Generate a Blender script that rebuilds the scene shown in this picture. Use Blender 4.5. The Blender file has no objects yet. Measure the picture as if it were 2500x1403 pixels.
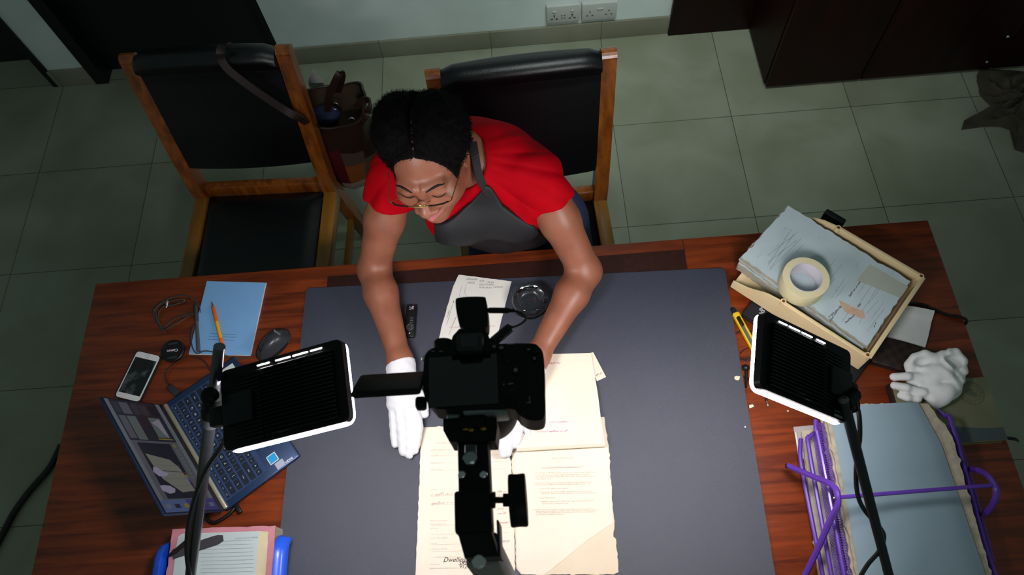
import bpy, bmesh, math, random
import numpy as np
from mathutils import Matrix, Vector
random.seed(7)
rng = np.random.default_rng(7)
scene = bpy.context.scene
COL = scene.collection
PI = math.pi

# ---------------------------------------------------------------- camera, world, exposure
TILE = 0.48
FPX = 1788.74
CAM_H = 2.41764
ROT = np.array([[0.9967598556, 0.0748731977, 0.0293903807],
                [-0.0541707435, 0.8949756629, -0.4428138361],
                [-0.0594585633, 0.4397869566, 0.8961317493]])
CPOS = np.array([0.0, 0.0, CAM_H])
cd = bpy.data.cameras.new('camera')
cam = bpy.data.objects.new('view_camera', cd)
COL.objects.link(cam)
cam.matrix_world = Matrix(ROT.tolist()).to_4x4()
cam.location = CPOS.tolist()
cd.sensor_fit = 'HORIZONTAL'
cd.sensor_width = 36.0
cd.lens = FPX / 2500 * 36.0
cd.clip_start = 0.02
cd.dof.use_dof = True
cd.dof.focus_distance = 1.68
cd.dof.aperture_fstop = 8.0
scene.camera = cam

world = bpy.data.worlds.new('world')
scene.world = world
world.use_nodes = True
bgn = world.node_tree.nodes['Background']
bgn.inputs[0].default_value = (0.62, 0.85, 0.80, 1)
bgn.inputs[1].default_value = 0.13
scene.view_settings.view_transform = 'Standard'
scene.view_settings.look = 'None'
scene.view_settings.exposure = 0.0
scene.view_settings.gamma = 1.0
scene.view_settings.use_curve_mapping = False
# added fill light, high behind the camera, lifting the back of the room
wl = bpy.data.lights.new('added_front_fill', 'AREA')
wl.shape = 'RECTANGLE'
wl.size, wl.size_y = 2.2, 1.0
wl.energy = 6.0
wl.color = (.88, 1.0, .98)
wlo = bpy.data.objects.new('added_front_fill', wl)
COL.objects.link(wlo)
wlo.location = (1.2, -2.5, 3.2)
wlo.rotation_euler = (math.radians(62), 0, math.radians(12))
# added overhead fill, spread narrowed to brighten the back wall and middle floor
cl_ = bpy.data.lights.new('added_wall_fill', 'AREA')
cl_.shape = 'RECTANGLE'
cl_.size, cl_.size_y = .9, .2
cl_.energy = 7.2
cl_.spread = math.radians(75)
cl_.color = (.90, 1.0, .97)
clo = bpy.data.objects.new('added_wall_fill', cl_)
COL.objects.link(clo)
clo.location = (.45, 1.0, 2.75)
clo.rotation_euler = (math.radians(35), 0, 0)
PANEL_STRENGTH = 60.0


def ray(px, py):
    return ROT @ np.array([px - 1250.0, -(py - 701.5), -FPX])


def at(px, py, z):
    """world point of the photograph's pixel on the horizontal plane at height z"""
    d = ray(px, py)
    return CPOS + d * (z - CAM_H) / d[2]


def aty(px, py, Y):
    d = ray(px, py)
    return CPOS + d * Y / d[1]


def atd(px, py, dep):
    return CPOS + ray(px, py) * dep / FPX


# ---------------------------------------------------------------- materials
def lin(h):
    if isinstance(h, str):
        c = [int(h[i:i + 2], 16) / 255 for i in (0, 2, 4)]
        return tuple((x / 12.92 if x <= .04045 else ((x + .055) / 1.055) ** 2.4) for x in c) + (1,)
    return tuple(h) + (1,)


MATS = {}


def mat(name, color='808080', rough=.5, metal=0.0, noise=0.0, nscale=30, bump=0.0, bscale=200, emit=0.0, ecolor=None,
        spec=.5, coat=0.0, trans=0.0, ior=1.45, sheen=0.0, stretch=None, color2=None, alpha=1.0, sss=0.0, detail=4):
    if name in MATS:
        return MATS[name]
    m = bpy.data.materials.new(name)
    m.use_nodes = True
    nt = m.node_tree
    b = nt.nodes['Principled BSDF']
    c = lin(color)
    b.inputs['Base Color'].default_value = c
    b.inputs['Roughness'].default_value = rough
    b.inputs['Metallic'].default_value = metal
    b.inputs['Specular IOR Level'].default_value = spec
    b.inputs['Coat Weight'].default_value = coat
    b.inputs['Coat Roughness'].default_value = .15
    b.inputs['Transmission Weight'].default_value = trans
    b.inputs['IOR'].default_value = ior
    b.inputs['Sheen Weight'].default_value = sheen
    b.inputs['Alpha'].default_value = alpha
    if sss:
        b.inputs['Subsurface Weight'].default_value = sss
        b.inputs['Subsurface Radius'].default_value = (.012, .004, .002)
        b.inputs['Subsurface Scale'].default_value = 1.0
    if emit:
        b.inputs['Emission Color'].default_value = lin(ecolor or color)
        b.inputs['Emission Strength'].default_value = emit
    if noise or bump:
        tc = nt.nodes.new('ShaderNodeTexCoord')
        mp = nt.nodes.new('ShaderNodeMapping')
        nt.links.new(tc.outputs['Object'], mp.inputs[0])
        if stretch:
            mp.inputs['Scale'].default_value = stretch
    if noise:
        n = nt.nodes.new('ShaderNodeTexNoise')
        n.inputs['Scale'].default_value = nscale
        n.inputs['Detail'].default_value = detail
        nt.links.new(mp.outputs[0], n.inputs['Vector'])
        r = nt.nodes.new('ShaderNodeValToRGB')
        k = noise
        c2 = lin(color2) if color2 else tuple(x * (1 - k) for x in c[:3]) + (1,)
        r.color_ramp.elements[0].position = .3
        r.color_ramp.elements[1].position = .7
        r.color_ramp.elements[0].color = c2
        r.color_ramp.elements[1].color = c
        nt.links.new(n.outputs[0], r.inputs[0])
        nt.links.new(r.outputs[0], b.inputs['Base Color'])
    if bump:
        n2 = nt.nodes.new('ShaderNodeTexNoise')
        n2.inputs['Scale'].default_value = bscale
        n2.inputs['Detail'].default_value = 3
        nt.links.new(mp.outputs[0], n2.inputs['Vector'])
        bp = nt.nodes.new('ShaderNodeBump')
        bp.inputs['Strength'].default_value = bump
        bp.inputs['Distance'].default_value = .002
        nt.links.new(n2.outputs[0], bp.inputs['Height'])
        nt.links.new(bp.outputs[0], b.inputs['Normal'])
    MATS[name] = m
    return m


def wood_mat(name, dark, light, axis_scale, rough=.35, coat=.2, nscale=6, spec=.5):
    m = bpy.data.materials.new(name)
    m.use_nodes = True
    nt = m.node_tree
    b = nt.nodes['Principled BSDF']
    tc = nt.nodes.new('ShaderNodeTexCoord')
    mp = nt.nodes.new('ShaderNodeMapping')
    mp.inputs['Scale'].default_value = axis_scale
    nt.links.new(tc.outputs['Object'], mp.inputs[0])
    n = nt.nodes.new('ShaderNodeTexNoise')
    n.inputs['Scale'].default_value = nscale
    n.inputs['Detail'].default_value = 7
    n.inputs['Roughness'].default_value = .62
    n.inputs['Distortion'].default_value = .5
    nt.links.new(mp.outputs[0], n.inputs['Vector'])
    r = nt.nodes.new('ShaderNodeValToRGB')
    e = r.color_ramp.elements
    e[0].position, e[1].position = .32, .68
    e[0].color, e[1].color = lin(dark), lin(light)
    nt.links.new(n.outputs[0], r.inputs[0])
    nt.links.new(r.outputs[0], b.inputs['Base Color'])
    b.inputs['Roughness'].default_value = rough
    b.inputs['Coat Weight'].default_value = coat
    b.inputs['Coat Roughness'].default_value = .2
    b.inputs['Specular IOR Level'].default_value = spec
    bp = nt.nodes.new('ShaderNodeBump')
    bp.inputs['Strength'].default_value = .08
    bp.inputs['Distance'].default_value = .001
    nt.links.new(n.outputs[0], bp.inputs['Height'])
    nt.links.new(bp.outputs[0], b.inputs['Normal'])
    MATS[name] = m
    return m


# ---------------------------------------------------------------- mesh helpers
def rotz(a):
    return Matrix.Rotation(a, 4, 'Z')


def frame(o, x, n):
    """matrix with origin o, local x along x, local z along n"""
    n = Vector(n).normalized()
    x = Vector(x)
    x = (x - n * x.dot(n)).normalized()
    y = n.cross(x)
    M = Matrix((x, y, n)).transposed().to_4x4()
    M.translation = Vector(o)
    return M


_rb = {}


class MB:
    def __init__(self, M=None):
        self.v, self.f, self.m, self.s = [], [], [], []
        self.M = M

    def add(self, vs, fs, mi=0, smooth=False, M=None):
        o = len(self.v)
        T = M if M is not None else Matrix()
        if self.M is not None:
            T = self.M @ T
        A = np.array(T)
        P = np.asarray([tuple(p) for p in vs], float)
        P = P @ A[:3, :3].T + A[:3, 3]
        self.v.extend(P.tolist())
        for f in fs:
            self.f.append([i + o for i in f])
            self.m.append(mi)
            self.s.append(smooth)
        return self

    def box(self, c, s, mi=0, M=None):
        x, y, z = [k / 2 for k in s]
        vs = [(c[0] + a * x, c[1] + b * y, c[2] + d * z) for d in (-1, 1) for b in (-1, 1) for a in (-1, 1)]
        fs = [(0, 2, 3, 1), (4, 5, 7, 6), (0, 1, 5, 4), (2, 6, 7, 3), (0, 4, 6, 2), (1, 3, 7, 5)]
        return self.add(vs, fs, mi, False, M)

    def rbox(self, c, s, r=.003, mi=0, M=None, seg=2, top_only=False, vert_only=False, smooth=True):
        bm = bmesh.new()
        bmesh.ops.create_cube(bm, size=1)
        for v in bm.verts:
            v.co = Vector((v.co.x * s[0], v.co.y * s[1], v.co.z * s[2]))
        ed = bm.edges[:]
        if vert_only:
            ed = [e for e in bm.edges if abs((e.verts[0].co - e.verts[1].co).normalized().z) > .9]
        if top_only:
            ed = [e for e in bm.edges if max(e.verts[0].co.z, e.verts[1].co.z) > 0]
        bmesh.ops.bevel(bm, geom=ed, offset=min(r, min(s) * .49) if not vert_only else r, segments=seg, affect='EDGES', profile=.5)
        bm.verts.index_update()
        vs = [(v.co.x + c[0], v.co.y + c[1], v.co.z + c[2]) for v in bm.verts]
        fs = [[v.index for v in f.verts] for f in bm.faces]
        bm.free()
        return self.add(vs, fs, mi, smooth, M)

    def tube(self, pts, r, n=8, mi=0, closed=False, M=None, cap=True, flat=None):
        P = [Vector(p) for p in pts]
        k = len(P)
        R = list(r) if hasattr(r, '__len__') else [r] * k
        T = []
        for i in range(k):
            a = P[(i - 1) % k] if (i > 0 or closed) else P[i]
            b = P[(i + 1) % k] if (i < k - 1 or closed) else P[i]
            t = (b - a)
            T.append(t.normalized() if t.length > 1e-9 else Vector((0, 0, 1)))
        u = Vector((0, 0, 1)) if abs(T[0].z) < .9 else Vector((1, 0, 0))
        u = (u - T[0] * u.dot(T[0])).normalized()
        vs = []
        fl = flat or 1.0
        for i in range(k):
            u = (u - T[i] * u.dot(T[i]))
            u = u.normalized() if u.length > 1e-6 else T[i].orthogonal().normalized()
            w = T[i].cross(u)
            for j in range(n):
                a = 2 * PI * j / n
                vs.append(P[i] + (w * math.cos(a) + u * math.sin(a) * fl) * R[i])
        fs = []
        for i in range(k if closed else k - 1):
            for j in range(n):
                a, b = i * n + j, i * n + (j + 1) % n
                c, d = ((i + 1) % k) * n + (j + 1) % n, ((i + 1) % k) * n + j
                fs.append((a, b, c, d))
        if cap and not closed:
            fs.append(list(range(n))[::-1])
            fs.append([(k - 1) * n + j for j in range(n)])
        return self.add(vs, fs, mi, True, M)

    def strip(self, pts, side, w, t, mi=0, M=None):
        """flat band along pts; side = width direction, w width, t thickness"""
        P = [Vector(p) for p in pts]
        S = [Vector(s) for s in side] if isinstance(side, list) else [Vector(side)] * len(P)
        W = w if hasattr(w, '__len__') else [w] * len(P)
        vs = []
        for i, p in enumerate(P):
            a = P[max(i - 1, 0)]
            b = P[min(i + 1, len(P) - 1)]
            tg = (b - a).normalized()
            s = (S[i] - tg * S[i].dot(tg)).normalized()
            nn = tg.cross(s)
            for a_, b_ in ((-1, -1), (1, -1), (1, 1), (-1, 1)):
                vs.append(p + s * a_ * W[i] / 2 + nn * b_ * t / 2)
        fs = []
        for i in range(len(P) - 1):
            for j in range(4):
                fs.append((i * 4 + j, i * 4 + (j + 1) % 4, i * 4 + 4 + (j + 1) % 4, i * 4 + 4 + j))
        fs.append((3, 2, 1, 0))
        e = (len(P) - 1) * 4
        fs.append((e, e + 1, e + 2, e + 3))
        return self.add(vs, fs, mi, False, M)

    def lathe(self, prof, c=(0, 0, 0), n=32, mi=0, M=None, smooth=True, closed=False):
        vs, fs = [], []
        k = len(prof)
        for (r, z) in prof:
            for j in range(n):
                a = 2 * PI * j / n
                vs.append((c[0] + r * math.cos(a), c[1] + r * math.sin(a), c[2] + z))
        for i in range(k if closed else k - 1):
            i2 = (i + 1) % k
            for j in range(n):
                fs.append((i * n + j, i * n + (j + 1) % n, i2 * n + (j + 1) % n, i2 * n + j))
        if not closed:
            fs.append(list(range(n))[::-1])
            fs.append([(k - 1) * n + j for j in range(n)])
        return self.add(vs, fs, mi, smooth, M)

    def ball(self, c, r, nu=16, nv=10, mi=0, M=None):
        if not hasattr(r, '__len__'):
            r = (r, r, r)
        vs = [(c[0], c[1], c[2] - r[2])]
        for i in range(1, nv):
            ph = -PI / 2 + PI * i / nv
            for j in range(nu):
                a = 2 * PI * j / nu
                vs.append((c[0] + r[0] * math.cos(ph) * math.cos(a), c[1] + r[1] * math.cos(ph) * math.sin(a), c[2] + r[2] * math.sin(ph)))
        vs.append((c[0], c[1], c[2] + r[2]))
        fs = []
        for j in range(nu):
            fs.append((0, 1 + (j + 1) % nu, 1 + j))
            for i in range(nv - 2):
                fs.append((1 + i * nu + j, 1 + i * nu + (j + 1) % nu, 1 + (i + 1) * nu + (j + 1) % nu, 1 + (i + 1) * nu + j))
            e = 1 + (nv - 2) * nu
            fs.append((e + j, e + (j + 1) % nu, len(vs) - 1))
        return self.add(vs, fs, mi, True, M)

    def prism(self, poly, z0, z1, mi=0, M=None, smi=None):
        a = sum(poly[i][0] * poly[(i + 1) % len(poly)][1] - poly[(i + 1) % len(poly)][0] * poly[i][1] for i in range(len(poly)))
        if a < 0:
            poly = poly[::-1]
        n = len(poly)
        vs = [(p[0], p[1], z0) for p in poly] + [(p[0], p[1], z1) for p in poly]
        self.add(vs, [list(range(n))[::-1], [n + i for i in range(n)]], mi, False, M)
        return self.add(vs, [(i, (i + 1) % n, n + (i + 1) % n, n + i) for i in range(n)], mi if smi is None else smi, False, M)

    def sheet(self, pts, t=.0006, mi=0, smi=None):
        """thin slab under a 3D outline (top face on the points)"""
        a = sum(pts[i][0] * pts[(i + 1) % len(pts)][1] - pts[(i + 1) % len(pts)][0] * pts[i][1] for i in range(len(pts)))
        pts = [tuple(p) for p in pts]
        if a < 0:
            pts = pts[::-1]
        n = len(pts)
        vs = [(p[0], p[1], p[2] - t) for p in pts] + pts
        self.add(vs, [list(range(n))[::-1], [n + i for i in range(n)]], mi)
        return self.add(vs, [(i, (i + 1) % n, n + (i + 1) % n, n + i) for i in range(n)], mi if smi is None else smi)

    def grid(self, P, mi=0, smooth=True, t=0.0, M=None):
        """surface through rows of points; t = thickness downwards along the normals"""
        P = np.asarray(P, float)
        a, b = P.shape[:2]
        du = np.gradient(P, axis=0)
        dv = np.gradient(P, axis=1)
        N = np.cross(du, dv)
        N /= np.linalg.norm(N, axis=2, keepdims=True) + 1e-12
        if N[..., 2].mean() < 0:
            N = -N
            flip = True
        else:
            flip = False
        fs = []
        for i in range(a - 1):
            for j in range(b - 1):
                q = (i * b + j, (i + 1) * b + j, (i + 1) * b + j + 1, i * b + j + 1)
                fs.append(q[::-1] if flip else q)
        V = P.reshape(-1, 3)
        if not t:
            return self.add(V, fs, mi, smooth, M)
        V2 = (P - N * t).reshape(-1, 3)
        o = a * b
        fs2 = [[x + o for x in q[::-1]] for q in fs]
        rim = [i * b for i in range(a)] + [(a - 1) * b + j for j in range(1, b)] + [i * b + b - 1 for i in range(a - 2, -1, -1)] + [j for j in range(b - 2, 0, -1)]
        side = []
        for k in range(len(rim)):
            p, q = rim[k], rim[(k + 1) % len(rim)]
            side.append((p, p + o, q + o, q) if flip else (q, q + o, p + o, p))
        return self.add(np.vstack([V, V2]), fs + fs2 + side, mi, smooth, M)

    def text(self, s, size, M, mi=0, depth=.0002, align='LEFT', shear=0.0, bold=0.0, space=1.0):
        cu = bpy.data.curves.new('t', 'FONT')
        cu.body = s
        cu.size = size
        cu.extrude = depth
        cu.shear = shear
        cu.offset = bold
        cu.space_character = space
        cu.align_x = align
        cu.align_y = 'CENTER'
        cu.resolution_u = 3
        o = bpy.data.objects.new('t', cu)
        COL.objects.link(o)
        dg = bpy.context.evaluated_depsgraph_get()
        me = bpy.data.meshes.new_from_object(o.evaluated_get(dg))
        self.add([v.co for v in me.vertices], [list(p.vertices) for p in me.polygons], mi, False, M)
        bpy.data.objects.remove(o)
        bpy.data.meshes.remove(me)
        bpy.data.curves.remove(cu)
        return self

    def build(self, name, mats, parent=None, autosmooth=40, root=None):
        if not isinstance(mats, (list, tuple)):
            mats = [mats]
        me = bpy.data.meshes.new(name)
        V = np.array(self.v)
        off = root
        top = parent
        while top is not None and top.parent is not None:
            top = top.parent
        if top is not None:
            off = np.array(top['_o'])
        if off is None:
            off = np.array([(V[:, 0].min() + V[:, 0].max()) / 2, (V[:, 1].min() + V[:, 1].max()) / 2, V[:, 2].min()])
        me.from_pydata((V - off).tolist(), [], self.f)
        for m in mats:
            me.materials.append(m)
        me.polygons.foreach_set('material_index', self.m)
        me.polygons.foreach_set('use_smooth', self.s)
        me.validate()
        me.update()
        if autosmooth and any(self.s):
            try:
                me.set_sharp_from_angle(angle=math.radians(autosmooth))
            except Exception:
                pass
        o = bpy.data.objects.new(name, me)
        COL.objects.link(o)
        if parent is not None:
            o.parent = parent
        else:
            o.location = [float(x) for x in off]
            o['_o'] = [float(x) for x in off]
        return o


def tag(o, label=None, cat=None, group=None, kind=None):
    if label:
        o['label'] = label
    if cat:
        o['category'] = cat
    if group:
        o['group'] = group
    if kind:
        o['kind'] = kind
    return o


def thing(name, label, cat, loc, group=None):
    o = bpy.data.objects.new(name, None)
    COL.objects.link(o)
    o.empty_display_size = .05
    o.location = [float(x) for x in loc]
    o['_o'] = [float(x) for x in loc]
    return tag(o, label, cat, group)


def copy_tree(o, parent=None):
    c = o.copy()
    COL.objects.link(c)
    if parent is not None:
        c.parent = parent
    for ch in list(o.children):
        copy_tree(ch, c)
    return c


def lerp(a, b, t):
    return np.asarray(a, float) * (1 - t) + np.asarray(b, float) * t


def ragged(pts, step=.01, amp=.0015, bite=.0, edges=None):
    out = []
    n = len(pts)
    for i in range(n):
        a, b = np.array(pts[i], float), np.array(pts[(i + 1) % n], float)
        L = np.linalg.norm(b - a)
        k = max(1, int(L / step))
        out.append(a)
        if edges is not None and i not in edges:
            continue
        nrm = np.array([-(b - a)[1], (b - a)[0], 0]) / max(L, 1e-9)
        for j in range(1, k):
            d = random.gauss(0, amp)
            if bite and random.random() < .12:
                d += abs(random.gauss(0, bite))
            out.append(a + (b - a) * j / k + nrm * d)
    return out


def spline(pts, n=8, closed=False):
    P = [np.array(p, float) for p in pts]
    out = []
    k = len(P)
    rngi = range(k if closed else k - 1)
    for i in rngi:
        p0 = P[(i - 1) % k] if (closed or i > 0) else P[0]
        p1, p2 = P[i], P[(i + 1) % k]
        p3 = P[(i + 2) % k] if (closed or i < k - 2) else P[-1]
        for j in range(n):
            t = j / n
            out.append(.5 * ((2 * p1) + (-p0 + p2) * t + (2 * p0 - 5 * p1 + 4 * p2 - p3) * t * t + (-p0 + 3 * p1 - 3 * p2 + p3) * t ** 3))
    if not closed:
        out.append(P[-1])
    return out


def typed(mb, p0, p1, h, mi=0, z=.0002, fill=.92, gap=.35, seed=None):
    """a line of faint illegible type: rows of tiny letter-sized marks from p0 to p1"""
    r = random.Random(seed if seed is not None else hash((round(p0[0], 4), round(p0[1], 4))))
    p0, p1 = np.array(p0, float), np.array(p1, float)
    L = np.linalg.norm(p1 - p0)
    if L < 1e-5:
        return
    d = (p1 - p0) / L
    nn = np.array([-d[1], d[0], 0])
    x = 0.0
    while x < L * fill:
        wl = r.randint(2, 9)
        for k in range(wl):
            w = h * .5
            if x + w > L:
                break
            hh = h * r.choice([.62, .62, .62, 1.0, .95])
            a = p0 + d * x
            up = nn * hh
            kind = r.random()
            t = h * .16
            q = []
            if kind < .75:
                q.append((a, a + d * t, a + d * t + up, a + up))
            if kind > .3:
                q.append((a, a + d * w * .8, a + d * w * .8 + nn * t, a + nn * t))
            if kind > .5 or kind < .2:
                b0 = a + nn * hh * .55
                q.append((b0, b0 + d * w * .8, b0 + d * w * .8 + nn * t, b0 + nn * t))
            for qq in q:
                mb.add([p + np.array([0, 0, z]) for p in qq], [(0, 1, 2, 3)], mi)
            x += w * 1.3
        x += h * gap


def scrawl(mb, p0, p1, h, mi=0, r=.00035, seed=1, z=.0004, slant=.4):
    """illegible handwriting: one looping line"""
    g = random.Random(seed)
    p0, p1 = np.array(p0, float), np.array(p1, float)
    L = np.linalg.norm(p1 - p0)
    d = (p1 - p0) / L
    nn = np.array([-d[1], d[0], 0])
    x = 0.0
    cur = []
    ph = 0
    while x < L:
        a = h * g.choice([.4, .5, .45, .9, .5])
        w = h * g.uniform(.35, .6)
        for k in range(5):
            t = k / 5
            yy = a * (.5 - .5 * math.cos(2 * PI * t))
            xx = x + w * t + slant * yy - .15 * h * math.sin(2 * PI * t)
            cur.append(p0 + d * xx + nn * yy + np.array([0, 0, z]))
        x += w
        if g.random() < .16:
            if len(cur) > 2:
                mb.tube(cur, r, 4, mi)
            cur = []
            x += h * .6
    if len(cur) > 2:
        mb.tube(cur, r, 4, mi)
# ---------------------------------------------------------------- the setting
def tile_mat(name, xoff, yoff, base, var, grout, yl=True):
    m = bpy.data.materials.new(name)
    m.use_nodes = True
    nt = m.node_tree
    b = nt.nodes['Principled BSDF']
    N = nt.nodes.new
    L = nt.links.new
    tc = N('ShaderNodeTexCoord')
    sp = N('ShaderNodeSeparateXYZ')
    L(tc.outputs['Object'], sp.inputs[0])

    def math_(op, a, bb=None, c=None):
        n = N('ShaderNodeMath')
        n.operation = op
        for i, q in enumerate((a, bb, c)):
            if q is None:
                continue
            if isinstance(q, (int, float)):
                n.inputs[i].default_value = q
            else:
                L(q, n.inputs[i])
        return n.outputs[0]
    u = math_('MULTIPLY_ADD', sp.outputs[0], 1 / TILE, xoff + 40)
    v = math_('MULTIPLY_ADD', sp.outputs[1], 1 / TILE, yoff + 40)

    def line(t):
        f = math_('FRACT', t)
        d = math_('ABSOLUTE', math_('SUBTRACT', f, .5))
        return math_('GREATER_THAN', d, .5 - .0026)
    ln = line(u)
    if yl:
        ln = math_('MAXIMUM', ln, line(v))
    cx = N('ShaderNodeCombineXYZ')
    L(math_('FLOOR', u), cx.inputs[0])
    L(math_('FLOOR', v), cx.inputs[1])
    wn = N('ShaderNodeTexWhiteNoise')
    wn.noise_dimensions = '2D'
    L(cx.outputs[0], wn.inputs[0])
    ns = N('ShaderNodeTexNoise')
    ns.inputs['Scale'].default_value = 3.2
    ns.inputs['Detail'].default_value = 6
    ns.inputs['Distortion'].default_value = .6
    L(tc.outputs['Object'], ns.inputs['Vector'])
    rp = N('ShaderNodeValToRGB')
    rp.color_ramp.elements[0].position = .35
    rp.color_ramp.elements[1].position = .7
    rp.color_ramp.elements[0].color = lin(var)
    rp.color_ramp.elements[1].color = lin(base)
    L(ns.outputs[0], rp.inputs[0])
    hv = N('ShaderNodeHueSaturation')
    L(rp.outputs[0], hv.inputs['Color'])
    L(math_('MULTIPLY_ADD', wn.outputs[0], .12, .94), hv.inputs['Value'])
    mx = N('ShaderNodeMix')
    mx.data_type = 'RGBA'
    L(ln, mx.inputs[0])
    L(hv.outputs[0], mx.inputs[6])
    mx.inputs[7].default_value = lin(grout)
    L(mx.outputs[2], b.inputs['Base Color'])
    n2 = N('ShaderNodeTexNoise')
    n2.inputs['Scale'].default_value = 9
    L(tc.outputs['Object'], n2.inputs['Vector'])
    L(math_('MULTIPLY_ADD', n2.outputs[0], .25, .26), b.inputs['Roughness'])
    MATS[name] = m
    return m


FLOOR = tile_mat('floor_tile', 4.22062, -3.94534, '989e8b', '858973', '35382e')
SKIRT = tile_mat('skirting_tile', 4.22062, -3.94534, '8c8c7c', '7a7a68', '45473c', yl=False)
WALL = mat('wall_paint', 'dbe6e4', .6, noise=.12, nscale=5, bump=.15, bscale=60)
NAVY = mat('dark_door_paint', '14191f', .45, noise=.3, nscale=6)
DKFRAME = mat('dark_frame_paint', '0d1012', .4)
WALNUT = wood_mat('cabinet_wood', '120403', '260a06', (1, 1, .12), rough=.5, coat=0, nscale=14, spec=.15)
O0 = (0, 0, 0)


def structure(name, mb, m):
    o = mb.build(name, m, root=np.zeros(3))
    o['kind'] = 'structure'
    return o


structure('floor', MB().box((0, .4, -.05), (7, 5.2, .1)), FLOOR)
w = MB()
w.box((.99, 2.44, 1.3), (4.02, .12, 2.6))
w.box((-1.43, 2.45, 2.35), (.9, .10, .5))
structure('wall_back', w, WALL)
structure('wall_left', MB().box((-1.955, 2.47, 1.3), (.175, .20, 2.6)), WALL)
sk = MB()
sk.rbox((-.155, 2.375, .047), (1.70, .014, .094), .004, top_only=False)
sk.rbox((-1.955, 2.365, .047), (.185, .014, .094), .004)
structure('baseboard_back', sk, SKIRT)
d1 = structure('door_1', MB().box((-1.43, 2.455, 1.02), (.80, .04, 2.04)), NAVY)
fr = MB()
fr.box((-1.845, 2.40, 1.03), (.055, .09, 2.06))
fr.box((-1.03, 2.43, 1.03), (.03, .09, 2.06))
structure('trim_1', fr, DKFRAME)
d2 = structure('door_2', MB().box((-2.62, 2.56, 1.02), (1.1, .04, 2.04)), NAVY)
structure('trim_2', MB().box((-2.055, 2.43, 1.02), (.03, .14, 2.04)), DKFRAME)
dd = MB()
dd.rbox((.84, 2.365, 1.0), (.35, .022, 2.0), .003)
structure('door_3', dd, WALNUT)

# wall sockets
PLASTIC = mat('white_plastic', 'b9bcb8', .35)
HOLE = mat('socket_hole', '0a0a0a', .7)


def socket(name, label, px, uni):
    x0, x1, ytop, ybot = px
    a = aty(x0, ybot, 2.38)
    b = aty(x1, ybot - 5, 2.38)
    wx = b[0] - a[0]
    z0 = a[2]
    cx = (a[0] + b[0]) / 2
    h = .086
    r = thing(name, label, 'socket', (cx, 2.38, z0), 'mains sockets on the wall')
    m = MB()
    m.rbox((cx, 2.37, z0 + h / 2), (wx, .02, h), .003)
    pl = m.build('plate', PLASTIC, r)
    yf = 2.3595

    def hole(x, z, w_, h_):
        q.box((x, yf, z), (w_, .001, h_))
    for s in (-1, 1):
        q = MB()
        x = cx + s * wx * .27
        if uni:
            hole(x, z0 + .038, .006, .007)
            hole(x, z0 + .029, .004, .004)
            hole(x - .010, z0 + .020, .009, .005)
            hole(x + .010, z0 + .020, .009, .005)
        else:
            hole(x, z0 + .046, .004, .008)
            hole(x - .011, z0 + .026, .007, .004)
            hole(x + .011, z0 + .026, .007, .004)
        q.build('socket_holes', HOLE, pl)
    if uni:
        q = MB()
        for a_ in (-.006, .006):
            for z_ in (.022, .036):
                hole(cx + a_, z0 + z_, .005, .004)
        q.build('socket_holes', HOLE, pl)
    for s in ((-.27, .27) if uni else (-.02, .06)):
        MB().rbox((cx + s * wx, 2.358, z0 + .060), (.014, .006, .008), .002).build('switch', PLASTIC, r)
    return r


socket('wall_socket', 'white double socket with round universal holes, left of the two on the wall', (1334, 1414, 0, 49), True)
socket('wall_socket', 'white double socket with flat pin holes, the one nearest the brown wooden door', (1419, 1503, 0, 43), False)

# large cabinet on the right
cab = thing('cabinet', 'tall dark brown wooden cabinet standing on the tiles by the back wall', 'cabinet', (1.75, 2.18, 0))
m = MB()
m.box((1.745, 2.20, .98), (1.47, .33, 1.92))
m.box((1.745, 2.21, .02), (1.45, .31, .04))
m.build('carcass', WALNUT, cab)
for i, (x0, x1) in enumerate(((1.013, 1.391), (1.396, 1.92), (1.925, 2.478))):
    dr = MB().rbox(((x0 + x1) / 2, 2.022, .97), (x1 - x0, .02, 1.90), .003).build('door', WALNUT, cab)
    if i == 1:
        k = MB()
        for (px, py) in ((2409, 151),):
            p = aty(px, py, 2.008)
            k.ball((p[0], p[1], p[2]), .006, 10, 6)
        k.build('knob', mat('steel', 'c8c8c8', .25, 1.0), dr)
    if i == 2:
        k = MB()
        p = aty(2460, 89, 2.008)
        k.ball((p[0], p[1], p[2]), .007, 10, 6)
        k.build('knob', MATS['steel'], dr)

# crumpled cloth on the floor by the cabinet
RAG = mat('rag_cloth', '4a4438', .9, noise=.5, nscale=9, bump=.5, bscale=30)
n = 44
g = np.zeros((n, n, 3))
outl = [(2385, 175), (2440, 172), (2520, 185), (2560, 260), (2560, 370), (2475, 366), (2462, 318), (2400, 312), (2343, 318), (2362, 288), (2420, 268), (2392, 232)]
pl = [at(a, b, 0.0) for a, b in outl]
cen = at(2475, 262, 0)
ang = np.linspace(0, 2 * PI, n)
bound = spline([p - cen for p in pl], 8, True)
bang = np.array([math.atan2(p[1], p[0]) for p in bound])
brad = np.array([math.hypot(p[0], p[1]) for p in bound])
for j in range(n):
    a = ang[j] if j < n - 1 else ang[0]
    dif = np.abs((bang - a + PI) % (2 * PI) - PI)
    R_ = brad[np.argmin(dif)]
    for i in range(n):
        t = i / (n - 1)
        hh = .075 * (1 - t ** 2.2) * (.75 + .35 * math.sin(5 * a + 7 * t) * math.cos(9 * t + 2 * a)) + .02 * math.sin(11 * a + 3 * t) * (t * (1 - t)) * 4 * .6
        g[i, j] = (cen[0] + R_ * t * math.cos(a), cen[1] + R_ * t * math.sin(a), max(hh, .002) + .002)
tag(MB().grid(g, t=0.0).build('cloth', RAG), 'crumpled dark brown cloth lying on the floor tiles before the cabinet', 'cloth')

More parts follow.
